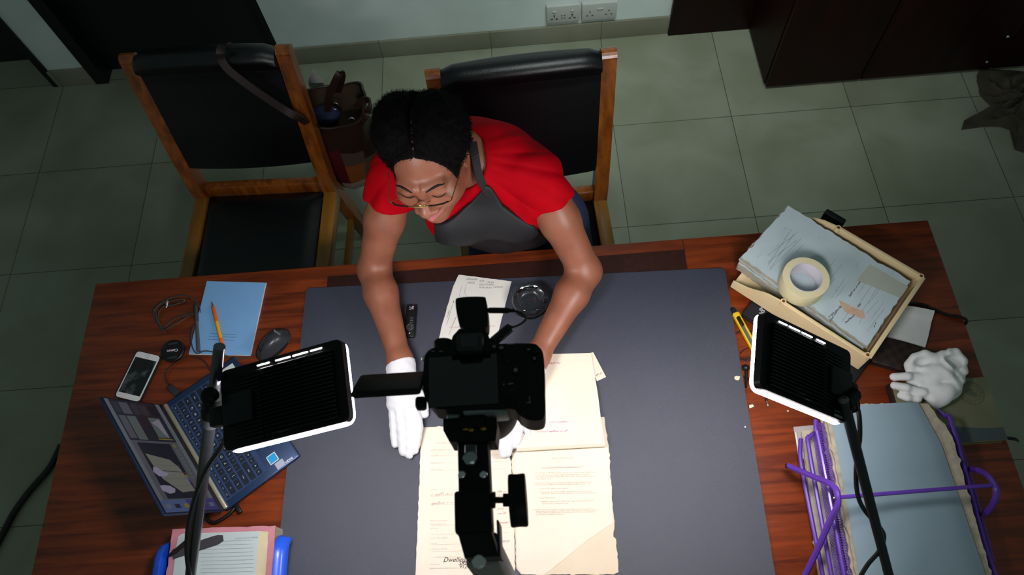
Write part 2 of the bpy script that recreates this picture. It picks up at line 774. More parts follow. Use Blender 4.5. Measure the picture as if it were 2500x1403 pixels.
# black cable on the floor at the left
BLK = mat('black_rubber', '0b0b0c', .45)
pts = [at(150, 1085, .012), at(122, 1140, .012), at(75, 1195, .012), at(38, 1245, .012), at(8, 1300, .012), at(-20, 1350, .012), at(-60, 1400, .012)]
tag(MB().tube(spline(pts, 6), .011, 8).build('power_cable', BLK), 'thick black cable running over the floor left of the desk', 'cable')

# ---------------------------------------------------------------- desk
DESKW = wood_mat('desk_wood', '4c1a08', '8e3c14', (1.2, 16, 16), rough=.36, coat=.1, nscale=3.2)
DESKE = wood_mat('desk_edge_wood', '6a260c', 'a04318', (1.2, 16, 16), rough=.3, coat=.3, nscale=3.2)
X0, X1, Y0, Y1 = -1.156, 1.020, 0.055, .928
ZT = .75
desk = thing('desk', 'wide reddish brown wooden desk under the open document and laptop', 'desk', (-.07, .5, 0))
MB().rbox(((X0 + X1) / 2, (Y0 + Y1) / 2, ZT - .02), (X1 - X0, Y1 - Y0, .04), .004).build('desk_top', DESKW, desk)
for sx in (X0 + .12, X1 - .12):
    m = MB().rbox((sx, (Y0 + Y1) / 2, (ZT - .04) / 2), (.05, Y1 - Y0 - .16, ZT - .0405), .003)
    m.build('side_panel', DESKW, desk)
MB().rbox(((X0 + X1) / 2, Y0 + .12, .46), (X1 - X0 - .30, .02, .49), .002).build('modesty_panel', DESKW, desk)
s_ = MB()
a, b = at(1667, 590, ZT), at(1673, 622, ZT)
s_.box(((a[0] + b[0]) / 2, (a[1] + b[1]) / 2 + .006, ZT + .0002), (.0016, abs(a[1] - b[1]), .0003))
s_.build('seam', mat('seam_dark', '1c0803', .6), desk)

# leather pad and black mat on the desk
LEATH = mat('brown_leather', '3a1d16', .42, noise=.35, nscale=60, bump=.5, bscale=500)
p = [at(800, 676, ZT), at(1672, 620, ZT)]
tag(MB().rbox(((p[0][0] + p[1][0]) / 2, (p[0][1] + .13) / 2, ZT + .0012), (p[1][0] - p[0][0], p[0][1] - .13, .002), .001)
    .build('desk_pad', LEATH), 'brown leather desk pad whose strip shows behind the black mat', 'desk pad')
MATM = mat('black_mat', '2e3242', .42, noise=.12, nscale=250, bump=.5, bscale=900, spec=1.0)
zm = ZT + .0045
c4 = [at(748, 703, zm), at(1769, 653, zm), at(1893, 1403, zm), at(672, 1403, zm)]
# carry the two long sides on to the near edge of the mat
c4[2] = lerp(c4[1], c4[2], 1.02)
c4[3] = lerp(c4[0], c4[3], 1.08)
cc = np.mean(c4, axis=0)
m = MB()
pol = []
for i in range(4):
    a, b, c = c4[i - 1], c4[i], c4[(i + 1) % 4]
    u = (a - b) / np.linalg.norm(a - b)
    v = (c - b) / np.linalg.norm(c - b)
    r_ = .012
    for k in range(7):
        t = k / 6
        pol.append(b + (u * r_) * (1 - t) ** 2 + (v * r_) * t ** 2)
m.prism([(q[0], q[1]) for q in pol], ZT + .0024, zm)
tag(m.build('desk_mat', MATM), 'large dark grey leather mat under the open document on the desk', 'desk mat')
ZM = zm + .0002

# ---------------------------------------------------------------- chairs
CW = wood_mat('chair_wood', '5e2a0a', '9a5516', (9, 9, 1.0), rough=.3, coat=.35, nscale=5)
CWS = wood_mat('chair_seat_wood', '7a5014', '9c6c20', (9, 1.0, 9), rough=.35, coat=.3, nscale=5)
CBL = mat('black_leatherette', '07070a', .33, bump=.25, bscale=420, spec=.6, noise=.3, nscale=40)


def chair(label, cx, cy, ang, SPL, LEAN):
    """cx, cy: middle of the seat's back edge on the floor plan"""
    r = thing('wooden_chair', label, 'chair', (cx, cy - .2, 0), 'wooden chairs with black pads behind the desk')
    T = Matrix.Translation((cx, cy, 0)) @ rotz(ang)
    HW = .212
    for s in (-1, 1):
        m = MB(T)
        prof = [(.085, 0), (.012, .40), (-.002, .47), (.03, .60), (.083, .765), (.134, .925)]
        wid = [.034, .044, .048, .048, .046, .040]
        vs = []
        outl = []
        q = spline([(a, b, 0) for a, b in prof], 6)
        ww = np.interp([k[1] for k in q], [b for a, b in prof], wid)
        fr_ = [(k[0] - w_ / 2, k[1]) for k, w_ in zip(q, ww)]
        bk = [(k[0] + w_ / 2, k[1]) for k, w_ in zip(q, ww)]
        tp = [(.134 + .02 * math.cos(a_), .925 + .018 * math.sin(a_)) for a_ in np.linspace(PI - .3, .3, 7)]
        poly = fr_ + tp + bk[::-1]
        # extrude profile along x, with rounded side edges
        Mx = Matrix(((0, s * SPL + LEAN, 1, s * (HW - SPL * .42) - .0205 - LEAN * .42), (1, 0, 0, 0), (0, 1, 0, 0), (0, 0, 0, 1)))
        m.prism(poly, 0, .041, 0, Mx)
        o = m.build('back_post', CW, r)
        bv = o.modifiers.new('b', 'BEVEL')
        bv.width = .006
        bv.segments = 2
        bv.limit_method = 'ANGLE'
        m = MB(T).rbox((s * HW, -.41, .215), (.042, .042, .43), .006)
        m.build('leg', CWS, r)
        m = MB(T).rbox((s * (HW + .001), -.226, .436), (.043, .42, .055), .006)
        m.build('side_rail', CWS, r)
        m = MB(T).rbox((s * HW, -.19, .20), (.022, .44, .03), .004)
        m.build('stretcher', CWS, r)
    MB(T).rbox((0, .004, .468), (.395, .03, .05), .005).build('rear_rail', CW, r)
    MB(T).rbox((0, -.42, .43), (.395, .028, .05), .005).build('front_rail', CWS, r)
    m = MB(T)
    a, b = 16, 18
    P = np.zeros((a, b, 3))
    for i in range(a):
        for j in range(b):
            u, v = i / (a - 1) * 2 - 1, j / (b - 1) * 2 - 1
            e = (1 - abs(u) ** 8) * (1 - abs(v) ** 8)
            P[i, j] = (u * .192, -.213 + v * .200, .450 + .022 * e ** .5 + .008 * (1 - u * u) * (1 - v * v))
    m.grid(P, t=.03)
    m.build('seat', CBL, r)
    # padded back with a rolled top
    prof = [(.027, .585), (.038, .62), (.061, .70), (.088, .78), (.112, .86), (.121, .895)]
    q = spline([(a, b, 0) for a, b in prof], 5)
    front = [(k[0] - .022, k[1]) for k in q]
    top = [(.109 + .034 * math.cos(t) + .012, .922 + .030 * math.sin(t)) for t in np.linspace(PI * .95, -.1, 9)]
    back = [(k[0] + .022, k[1]) for k in q][::-1]
    loop = front + top + back
    cxm, czm = np.mean([k[0] for k in loop]), np.mean([k[1] for k in loop])
    rows = []
    for t in np.linspace(-1, 1, 15):
        sc = 1 - .10 * abs(t) ** 10
        bul = .010 * (1 - t * t)
        row = [(t * (.190 + SPL * (k[1] - .42)) + LEAN * (k[1] - .42), -0 + k[0] - (bul if i < len(front) + 5 else 0), k[1] + (.012 * (1 - t * t) if k[1] > .88 else 0) - (.012 if (abs(t) > .99 and k[1] > .90) else 0)) for i, k in enumerate(loop)]
        row.append(row[0])
        rows.append(row)
    P = np.array(rows)
    m = MB(T)
    nn = P.shape[1] - 1
    V = P[:, :nn].reshape(-1, 3)
    fs = []
    for i in range(P.shape[0] - 1):
        for j in range(nn):
            fs.append((i * nn + j, i * nn + (j + 1) % nn, (i + 1) * nn + (j + 1) % nn, (i + 1) * nn + j))
    fs.append(list(range(nn))[::-1])
    e = (P.shape[0] - 1) * nn
    fs.append([e + j for j in range(nn)])
    m.add(V, fs, 0, True)
    m.build('backrest', CBL, r, autosmooth=50)
    return r, T


ch1, T1 = chair('empty wooden chair with a bag strap over its black padded back', -.846, 1.392, math.radians(-2.2), .016, -.036)
ch2, T2 = chair('wooden chair with black padded back that the seated person occupies', .014, 1.262, math.radians(2.5), .046, .004)

# ---------------------------------------------------------------- handbag hanging from the empty chair
BD = mat('bag_dark_leather', '2a1710', .4, bump=.3, bscale=300, noise=.3, nscale=20)
BR = mat('bag_red_leather', '4a0c14', .45, bump=.3, bscale=300)
BO = mat('bag_tan_leather', '7a4216', .45, bump=.3, bscale=300)
BG = mat('bag_grey_leather', '4a3a30', .5, bump=.3, bscale=300)
BC = mat('bag_cream_patch', '8f8070', .6, noise=.3, nscale=90)
STEEL = MATS['steel']
top_c, bot_c = at(812, 252, .66), at(866, 436, .34)
bag = thing('handbag', 'brown and red patchwork leather handbag hanging open from the empty chair', 'handbag', bot_c)
rows = []
NR, NA = 22, 56
for i in range(NR):
    t = i / (NR - 1)
    c = lerp(bot_c, top_c, t)
    rx = .045 + .064 * min(1, t * 1.8) ** .7 + .006 * math.sin(6 * t)
    ry = .040 + .045 * min(1, t * 1.6) ** .7
    row = []
    for j in range(NA):
        a = 2 * PI * j / NA
        w_ = 1 + .05 * math.sin(3 * a + 4 * t) + .035 * math.sin(7 * a - 5 * t)
        ca, sa = math.cos(a), math.sin(a)
        k = 1 / (abs(ca) ** 3 + abs(sa) ** 3) ** (1 / 3)
        zz = c[2] + (.02 * math.cos(2 * a) if t > .8 else 0) * (t - .8) * 5
        row.append((c[0] + rx * k * ca * w_, c[1] + ry * k * sa * w_, zz))
    rows.append(row)
P = np.array(rows)
m = MB()
V = P.reshape(-1, 3)
for i in range(NR - 1):
    for j in range(NA):
        t = i / NR
        s = j / NA
        # colours of the patches as sewn on the bag
        if t > .82:
            mi = 1 if .02 < s < .22 else 0
        elif t < .13 and .6 < s < .95:
            mi = 4
        elif .62 < s < .74:
            mi = 1 if t < .62 else 0
        elif .74 <= s < .84:
            mi = 2 if t < .40 else 3 if t < .55 else 0
        elif .84 <= s < .95:
            mi = 3 if t < .45 else 0
        else:
            mi = 0 if (int(s * 9) % 2) else 3
        m.f.append([i * NA + j, i * NA + (j + 1) % NA, (i + 1) * NA + (j + 1) % NA, (i + 1) * NA + j])
        m.m.append(mi)
        m.s.append(True)
m.v = V.tolist()
m.f.append(list(range(NA))[::-1])
m.m.append(0)
m.s.append(True)
body = m.build('bag_body', [BD, BR, BO, BG, BC], bag)
li = MB()
rows = []
for t in np.linspace(1, .35, 8):
    i = t * (NR - 1)
    r0 = P[int(i)]
    c = r0.mean(axis=0)
    rows.append([tuple(c + (k - c) * .93) for k in r0])
Q = np.array(rows)
V = Q.reshape(-1, 3)
fs = [(i * NA + j, (i + 1) * NA + j, (i + 1) * NA + (j + 1) % NA, i * NA + (j + 1) % NA) for i in range(7) for j in range(NA)]
fs.append([7 * NA + j for j in range(NA)])
li.add(V, fs, 0, True)
rim = [tuple(k) for k in P[-1]]
li.build('lining', mat('bag_lining', '3a2c18', .8, noise=.3, nscale=15), bag)
MB().tube(rim, .0045, 6, closed=True).build('rim', BD, bag)
# top handle loop
h = [at(800, 272, .655), at(803, 235, .71), at(822, 190, .765), at(832, 176, .775), at(835, 190, .75), at(825, 225, .69)]
MB().strip(spline(h, 6), (1, .3, 0), .020, .005).build('handle', BD, bag)
h2 = [at(880, 300, .64), at(897, 275, .68), at(905, 250, .69), at(890, 244, .68), at(868, 262, .65)]
MB().strip(spline(h2, 6), (0, .3, 1), .022, .005).build('handle', BD, bag)
# shoulder strap over the chair back
e_ = T1 @ Vector((.09, .165, .995))
pts = [at(778, 313, .66), at(754, 303, .71), at(733, 290, .765), at(690, 265, .805), at(640, 232, .855), at(590, 196, .905), at(556, 168, .94), at(541, 145, .965), at(538, 128, .985)]
pts += [np.array(at(545, 112, .995)), np.array(at(556, 106, .985))]
q = spline(pts, 6)
MB().strip(q, (1, .25, .1), .022, .004).build('shoulder_strap', mat('strap_leather', '24140f', .45), bag)
for (px, py, z) in ((820, 252, .62), (860, 288, .645), (815, 325, .60)):
    c = at(px, py, z)
    MB().tube([(c[0] + .011 * math.cos(a), c[1] + .004 * math.sin(a) - .012, c[2] + .011 * math.sin(a)) for a in np.linspace(0, 2 * PI, 15)[:-1]], .0018, 6, closed=True).build('ring', STEEL, bag)
# things inside the bag
c = at(795, 280, .585)
m = MB().ball(c, (.050, .034, .03), 18, 12)
o = m.build('pouch', mat('blue_cloth', '182347', .8, noise=.4, nscale=25))
tag(o, 'dark blue soft pouch lying inside the open brown handbag', 'pouch')
c = [at(752, 200, .66), at(798, 200, .66), at(764, 169, .72)]
m = MB()
c.append(at(775, 215, .60))
m.strip([lerp(c[3], c[2], k / 5) for k in range(6)], (c[1] - c[0]), [.05, .05, .045, .032, .016, .001], .0008)
tag(m.build('paper_sheet', mat('white_paper', 'c9c9c4', .7)), 'white paper corner sticking up behind the brown handbag rim', 'paper')
# ---------------------------------------------------------------- left side of the desk
INK = mat('ink_grey', '3a3838', .8)
BLUEC = mat('blue_card', '7aabdb', .55, noise=.05, nscale=40)
WHITEP = mat('page_white', 'd9d8d2', .75)
BLACKP = mat('black_plastic', '101113', .38)
GREYP = mat('dark_grey_plastic', '2c2f33', .32)
PURPLE = mat('purple_metal', '5d35a0', .35, coat=.3)


def inset(q, k):
    c = np.mean(q, axis=0)
    return [c + (np.array(p) - c) * k for p in q]


# exercise book
z = ZT + .0045
q = [at(505, 686, z), at(649, 690, z), at(611, 867, z), at(461, 863, z)]
bk = thing('exercise_book', 'thin light blue exercise book lying under the orange pencil', 'book', np.mean(q, axis=0) - [0, 0, .004])
MB().sheet(q, .0008).build('cover', BLUEC, bk)
MB().sheet([p - np.array([0, 0, .0009]) for p in inset(q, 1.008)], .0030).build('pages', WHITEP, bk)
m = MB()
for (a, b) in (((512, 814), (577, 816)), ((507, 820), (576, 823)), ((508, 828), (573, 830))):
    p0, p1 = at(*a, z + .0002), at(*b, z + .0002)
    m.tube([p0, p1], .00035, 4)
m.build('printed_lines', INK, bk)

# orange and yellow mechanical pencil
zz = z + .0055
a, b = at(517, 736, zz - .003), at(548, 862, zz)
pn = thing('pencil', 'orange and yellow mechanical pencil lying on the blue exercise book', 'pencil', at(533, 800, z))
OR = mat('orange_plastic', 'e8650f', .35)
YE = mat('yellow_plastic', 'e8a51c', .35)
f = lambda t: lerp(a, b, t)
MB().tube([f(.10), f(.12), f(.40)], [.0030, .0048, .0050], 10).build('grip', OR, pn)
MB().tube([f(0), f(.10)], [.0006, .0030], 8).build('tip', mat('pencil_tip', '8a4a1c', .4), pn)
MB().tube([f(.40), f(.72)], .0046, 10).build('barrel', YE, pn)
MB().tube([f(.72), f(.945)], [.0048, .0046], 10).build('cap', OR, pn)
MB().tube([f(.945), f(1.0)], .0034, 10).build('eraser', WHITEP, pn)

# slim grey pen
zz = z + .005
a, b = at(478, 744, ZT + .006), at(485, 857, zz)
pn = thing('pen', 'slim dark grey pen lying along the left edge of the blue exercise book', 'pen', at(480, 800, ZT + .0005))
GP = mat('grey_pen_plastic', '4a4d50', .4)
f = lambda t: lerp(a, b, t)
MB().tube([f(.36), f(.40), f(1.0)], [.0042, .0040, .0046], 10).build('barrel', GP, pn)
MB().tube([f(0), f(.03), f(.36)], [.003, .0052, .0052], 10).build('cap', mat('grey_cap', '3c3f42', .45), pn)

# computer mouse with its lead
def Z4(x, y):
    return 50 + x / 1.8388, 640 + y / 1.8388


mo = thing('computer_mouse', 'dark grey wired computer mouse beside the blue exercise book', 'mouse', at(664, 830, ZT))
ax = at(706, 797, .76) - at(633, 866, .76)
th = math.atan2(ax[1], ax[0])
T = Matrix.Translation(Vector(at(664, 838, .762)) - Vector((0, 0, .012))) @ rotz(th)
a_, b_ = 26, 22
P = np.zeros((a_, b_, 3))
for i in range(a_):
    for j in range(b_):
        u, v = i / (a_ - 1) * 2 - 1, j / (b_ - 1) * 2 - 1
        # squircle mapping of the square to the outline
        uu, vv = u * math.sqrt(1 - v * v / 2 * .92), v * math.sqrt(1 - u * u / 2 * .92)
        r2 = min(1, math.hypot(uu, vv))
        h = .034 * (1 - r2 ** 3.2) * (.80 + .20 * math.cos((u - .25) * 1.6)) + .004
        wd = .029 * (1 + .10 * u - .10 * (1 - u * u))
        P[i, j] = (uu * .050, vv * wd, h)
shell = MB(T).grid(P, t=.0).build('shell', GREYP, mo)
m = MB(T)
m.tube([(x, .0, .0375 * (1 - abs(x / .05) ** 3.2) * (.80 + .20 * math.cos((x / .05 - .25) * 1.6)) * .9 + .0062) for x in np.linspace(-.040, -.002, 9)], .0006, 5)
m.build('button_gap', BLACKP, mo)
MB(T).lathe([(.0065, -.003), (.0075, -.002), (.0075, .002), (.0065, .003)], n=20, M=Matrix.Translation((-.027, 0, .0285)) @ Matrix.Rotation(PI / 2, 4, 'X')).build('scroll_wheel', BLACKP, mo)
MB(T).text('logitech', .007, Matrix.Translation((.026, .009, .0372)) @ rotz(-PI / 2 + .1), space=1.0).build('logo_text', mat('logo_grey', '8c9094', .5), mo)
MB(T).prism([(.0505 * math.cos(t), .0300 * math.sin(t)) for t in np.linspace(0, 2 * PI, 33)[:-1]], .0004, .006).build('base', BLACKP, mo)
zc = ZT + .0022
path = [Z4(1045, 412), Z4(1010, 432), Z4(950, 428), Z4(890, 408), Z4(830, 398), Z4(790, 408), Z4(768, 365), Z4(772, 300), Z4(800, 262), Z4(810, 225), Z4(790, 180), Z4(745, 150), Z4(690, 155), Z4(640, 178), Z4(600, 215), Z4(605, 255),
        Z4(640, 300), Z4(690, 280), Z4(760, 240), Z4(790, 235), Z4(760, 230), Z4(690, 255), Z4(640, 290), Z4(610, 250), Z4(612, 205), Z4(650, 180), Z4(720, 165), Z4(735, 175), Z4(690, 190), Z4(640, 200), Z4(618, 240), Z4(630, 290), Z4(650, 312)]
pts = []
for i, k in enumerate(path):
    lift = (.0075 if 3 <= i <= 7 else .001) + (.0022 * (i % 3) if i > 9 else 0)
    pts.append(at(k[0], k[1], zc + lift))
MB().tube(spline(pts, 6), .0016, 6).build('lead', mat('grey_cable', '3b3e3d', .5), mo)
c = at(*Z4(657, 188), zc + .006)
MB().tube([(c[0] + .004 * math.cos(t), c[1] + .009 * math.sin(t), c[2] + .004 * math.cos(t)) for t in np.linspace(0, 2 * PI, 13)[:-1]], .0012, 5, closed=True).build('cable_tie', WHITEP, mo)

# lens cap
c = at(423, 857, ZT + .004)
lc = thing('lens_cap', 'round black lens cap lying between the phone and the grey lead', 'lens cap', (c[0], c[1], ZT))
MB(Matrix.Translation((c[0], c[1], ZT + .0004))).lathe([(.028, 0), (.029, .002), (.029, .007), (.0275, .0085), (.0255, .0085), (.025, .0075), (.001, .0078)], n=40).build('disc', BLACKP, lc)
for s in (-1, 1):
    MB(Matrix.Translation((c[0], c[1], ZT + .008)) @ rotz(.1)).rbox((0, s * .019, .0008), (.024, .006, .003), .001).build('pinch_grip', GREYP, lc)
MB(Matrix.Translation((c[0], c[1], ZT + .0088)) @ rotz(PI + .05)).text('Canon', .0105, Matrix(), align='CENTER', bold=.0002).build('logo_text', mat('print_white', 'c8c8c8', .5), lc)

# phone
z = ZT + .0095
q = [at(*Z4(528, 397), z), at(*Z4(629, 420), z), at(*Z4(532, 629), z), at(*Z4(417, 601), z)]
cen = np.mean(q, axis=0)
ux = (q[1] - q[0] + q[2] - q[3]) / 2
uy = (q[0] - q[3] + q[1] - q[2]) / 2
W_, L_ = np.linalg.norm(ux), np.linalg.norm(uy)
T = frame(cen, ux, (0, 0, 1))
ph = thing('phone', 'white framed smartphone with dark screen lying beside the lens cap', 'phone', cen - [0, 0, .009])
MB(T).rbox((0, 0, -.0052), (W_ + .002, L_ + .002, .0078), .009, vert_only=True, seg=5, smooth=False).build('case', mat('phone_case', '1e1d20', .4), ph)
WPH = mat('phone_white', 'dcdcda', .2, coat=.5)
MB(T).rbox((0, 0, -.0006), (W_ - .002, L_ - .002, .0014), .008, vert_only=True, seg=5, smooth=False).build('face', WPH, ph)
SCR = mat('phone_glass_reflection', '0a0c0f', .08, noise=1.0, nscale=38, color2='5a6468', coat=.6)  # grey noise paints a cloudy reflection into the dark screen
MATS['phone_glass_reflection'].node_tree.nodes['Color Ramp'].color_ramp.elements[0].position = .22
MATS['phone_glass_reflection'].node_tree.nodes['Color Ramp'].color_ramp.elements[1].position = .5
MB(T).box((0, -.001, .0002), (W_ - .008, L_ * .755, .0005)).build('screen', SCR, ph)
m = MB(T)
m.tube([(.0048 * math.cos(t), L_ * .44 + .0048 * math.sin(t), .0002) for t in np.linspace(0, 2 * PI, 25)[:-1]], .0004, 5, closed=True)
m.build('home_button', mat('ring_grey', '8a8a8a', .3), ph)

# usb lead into the laptop
pts = [at(*Z4(k[0], k[1]), ZT + .004) for k in ((850, 486), (835, 455), (800, 428), (750, 425), (700, 450), (665, 480), (652, 510), (660, 540), (676, 562))]
us = thing('usb_cable', 'thin dark usb lead looping into the side of the open laptop', 'cable', at(*Z4(700, 500), ZT))
MB().tube(spline(pts, 6), .0017, 6).build('lead', mat('usb_lead', '33201e', .5), us)
a, b = at(*Z4(668, 556), ZT + .007), at(*Z4(706, 592), ZT + .009)
T = frame(lerp(a, b, .5), b - a, (0, 0, 1))
MB(T).rbox((0, 0, 0), (.034, .016, .008), .002).build('plug', GREYP, us)

# ---------------------------------------------------------------- open laptop
NAVYL = mat('laptop_navy', '263a5c', .38, metal=.35, noise=.08, nscale=200)
zt = .768
A, B, C_, D = [at(*k, zt) for k in ((398, 987), (550, 1246), (697, 1135), (558, 873))]
ux = (B - A) / np.linalg.norm(B - A)
LW = np.linalg.norm(B - A)
LD = .196
ln = np.array([-ux[1], ux[0], 0.0])
if np.dot(ln, C_ - B) < 0:
    ln = -ln
T = Matrix(((ux[0], ln[0], 0, A[0]), (ux[1], ln[1], 0, A[1]), (0, 0, 1, zt), (0, 0, 0, 1)))
lp = thing('laptop', 'open navy blue laptop with lit screen standing on the left of the desk', 'laptop', (*(A + ux * LW / 2 + ln * LD / 2)[:2], ZT))
base = MB(T).rbox((LW / 2, LD / 2, -.0075), (LW, LD, .013), .005).build('base', NAVYL, lp)
m = MB(T)
for sx in (.03, LW - .03):
    for sy in (.02, LD - .02):
        m.lathe([(.006, -.0178), (.006, -.0138)], (sx, sy, 0), 12)
m.build('rubber_feet', BLACKP, lp)
MB(T).rbox((LW / 2, .004, -.0005), (LW - .006, .010, .010), .003).build('hinge_bar', mat('rose_gold', 'b7b09c', .35, .6), lp)
MB(T).box((LW / 2, .066, -.0013), (LW - .034, .108, .003)).build('keyboard_well', mat('well_navy', '2a3d60', .5), lp)
KEY = mat('key_cap', '161e2c', .5)
KT = mat('key_letter', 'c2cad6', .6)
km = MB(T)
kt = MB(T)
rows = [
    ('Esc F1 F2 F3 F4 F5 F6 F7 F8 F9 F10 F11 F12 Prt Del', [1] * 15, .0085),
    ('` 1 2 3 4 5 6 7 8 9 0 - = Bk', [1] * 13 + [1.9], .0150),
    ('Tab Q W E R T Y U I O P [ ] \\', [1.4] + [1] * 12 + [1.5], .0150),
    ('Caps A S D F G H J K L ; \' Enter', [1.7] + [1] * 11 + [2.2], .0150),
    ('Shift Z X C V B N M , . / Shift', [2.2] + [1] * 10 + [2.7], .0150),
    ('Ctrl Fn W Alt  Alt Ctrl < ^ v >', [1.3, 1, 1, 1.1, 5.6, 1.1, 1.1, .95, .95, .95, .95], .0150)]
y = .016
full = LW - .038
for txt, wd, hh in rows:
    names = txt.split(' ')
    tot = sum(wd)
    x = .019
    for nme, w0 in zip(names, wd):
        kw = w0 / tot * full
        km.rbox((x + kw / 2, y + hh / 2, .0006), (kw - .0028, hh - .0026, .0016), .0006, top_only=True, seg=1, smooth=False)
        if nme:
            s = .0078 if len(nme) == 1 else .0040
            kt.text(nme, s, Matrix.Translation((x + kw / 2, y + hh / 2, .0016)) @ rotz(PI), align='CENTER', depth=.00005)
        x += kw
    y += hh + .0022
kt_obj = km.build('keyboard', KEY, lp)
kt.build('key_letters', KT, kt_obj)
# stickers at the palm rest
tp = MB(T)
tp.rbox((LW / 2, .157, .0001), (.105, .062, .0006), .004, vert_only=True, smooth=False)
tp.build('touchpad', mat('pad_navy', '2c4064', .3), lp)
st = MB(T).box((LW - .034, .143, .0003), (.021, .021, .0004)).build('sticker', mat('sticker_blue', '2f9ad0', .4), lp)
bd = MB(T)
for s, c in (((.0215, .0018), (0, .0105)), ((.0215, .0018), (0, -.0105)), ((.0018, .0228), (.0105, 0)), ((.0018, .0228), (-.0105, 0))):
    bd.box((LW - .034 + c[0], .143 + c[1], .0004), (s[0], s[1], .0004))
bd.build('sticker_border', mat('sticker_white', 'd5dde4', .4), st)
MB(T).box((LW - .0115, .150, .0003), (.017, .021, .0004)).build('sticker', mat('sticker_grey', 'a9aebf', .4), lp)
MB(T).text('HDMI', .0075, Matrix.Translation((LW - .006, .171, .0003)) @ rotz(PI * .5), align='CENTER', bold=.0002).build('printed_text', MATS['sticker_white'], lp)
MB(T).box((.035, .168, .0003), (.040, .030, .0004)).build('sticker', mat('sticker_pale', 'c9d2c8', .4), lp)
MB(T).rbox((.040, .166, .0006), (.012, .010, .0003), .002).build('sticker_mark', mat('sticker_yellow', 'c9c94a', .5), lp)
m = MB(T)
for i in range(8):
    m.box((LW + .0001, .02 + i * .011, -.006), (.0006, .008, .003))
m.build('side_vents', BLACKP, lp)

# the lid leans back from the hinge
zs = .945
Pq, Qq = at(249, 974, zs), at(404, 1249, zs)
up = ((Pq - A) + (Qq - B)) / 2
LH = np.linalg.norm(up)
upn = up / LH
nrm = np.cross(ux, upn)
if np.dot(nrm, ln) < 0:
    nrm = -nrm
TS = Matrix((tuple(ux) + (0,), tuple(upn) + (0,), tuple(nrm) + (0,), (0, 0, 0, 1))).transposed()
TS.translation = Vector(A + upn * .004)
# from the keyboard the screen's left is at the B end, so x runs from B to A for the picture
LH = max(LH, .185)
lid = MB(TS).rbox((LW / 2, LH / 2, -.003), (LW, LH, .006), .0028).build('lid', NAVYL, lp)
MB(TS).box((LW / 2, LH / 2, .0003), (LW - .003, LH - .004, .0008)).build('bezel', BLACKP, lp)


def scr(c, e=.55):
    return mat('screen_' + c, '101014', .25, emit=e, ecolor=c)


sm = MB(TS)
cols = ['33303a', '77757e', '8d95a0', '4a4650', '26232c', 'a8a79a', 'cfc6e6', '5a52a6', '6d82b8', '55603f', '7e8a86', 'bdb9cc', '7a2a3a', 'b0a23c']
SMATS = [scr(c, .22) for c in cols]
sx0, sx1, sy0, sy1 = .004, LW - .004, .014, LH - .006
sw, sh = sx1 - sx0, sy1 - sy0


def rect(u0, v0, u1, v1, k, lev=1):
    """u: 0 at the far (A) end .. 1 at the near end; v: 0 at the hinge .. 1 at the top edge"""
    sm.box((sx0 + sw * (u0 + u1) / 2, sy0 + sh * (v0 + v1) / 2, .0008 + .00012 * lev), (sw * (u1 - u0), sh * (v1 - v0), .00012), k)


def polyr(pts, k, lev=3):
    sm.prism([(sx0 + sw * u, sy0 + sh * v) for u, v in pts], .0007 + .00012 * lev, .0009 + .00012 * lev, k)


rect(0, 0, 1, 1, 0, 0)                # dark ui
rect(0, .93, .90, 1, 2)               # menu bar
rect(0, 0, .90, .08, 2)
rect(.90, 0, 1, 1, 7)                 # dock
rect(.90, .55, 1, 1, 8, 2)
for v, k in ((.9, 2), (.74, 0), (.58, 13), (.26, 12), (.1, 2)):
    rect(.935, v - .045, .968, v + .045, k, 3)
rect(.02, .80, .12, .90, 3)
rect(.02, .62, .13, .78, 1)
rect(.02, .46, .13, .58, 3)
rect(.03, .30, .13, .44, 3)
rect(.03, .12, .12, .26, 4)
rect(.15, .78, .36, .90, 1)
rect(.15, .60, .37, .76, 10)
rect(.15, .16, .34, .38, 10)
rect(.35, .12, .36, .40, 13)
polyr([(.16, .18), (.34, .18), (.30, .24), (.24, .28), (.20, .36), (.17, .24)], 11)
rect(.38, .08, .90, .93, 1)
rect(.40, .24, .89, .84, 4, 2)        # picture area
polyr([(.50, .80), (.55, .42), (.62, .32), (.83, .26), (.84, .52), (.72, .74), (.60, .78)], 5)
polyr([(.645, .76), (.66, .30), (.665, .30), (.65, .76)], 3, 4)
for u in (.60, .72, .78):
    polyr([(u, .70), (u + .002, .30), (u + .004, .30), (u + .002, .70)], 1, 4)
polyr([(.62, .80), (.66, .84), (.70, .78), (.70, .66), (.675, .58), (.66, .66), (.64, .70), (.62, .74)], 6, 5)
polyr([(.78, .86), (.82, .86), (.85, .76), (.84, .66), (.81, .62), (.785, .68), (.775, .78)], 6, 5)
for i, k in enumerate((12, 13, 8, 7)):
    rect(.66 + .025 * i, .245, .685 + .025 * i, .29, k, 3)
for i in range(8):
    rect(.45 + i * .035, .13, .475 + i * .035, .20, 10, 3)
rect(.40, .15, .43, .19, 13, 3)
sm.build('screen', SMATS, lp)

# power plug and its cable at the laptop's near corner
z = ZT + .006
pw = thing('power_plug', 'black angled power plug and cable at the laptop corner', 'cable', at(560, 1262, ZT))
pts = [at(*Z4(k[0], k[1]), z) for k in ((962, 1100), (945, 1122), (905, 1152), (870, 1168), (846, 1160), (836, 1135), (850, 1112))]
MB().tube(spline(pts, 6), .0042, 8).build('cable', BLK, pw)
a, b = at(*Z4(968, 1090), z + .002), at(*Z4(985, 1120), z + .002)
MB(frame(lerp(a, b, .5), b - a, (0, 0, 1))).rbox((0, 0, 0), (.024, .010, .010), .002).build('plug', BLACKP, pw)

# ---------------------------------------------------------------- blue letter tray with a pink folder, front left
BT = mat('blue_plastic', '2157d8', .35, coat=.2)
zb = ZT + .0004
zf = .805


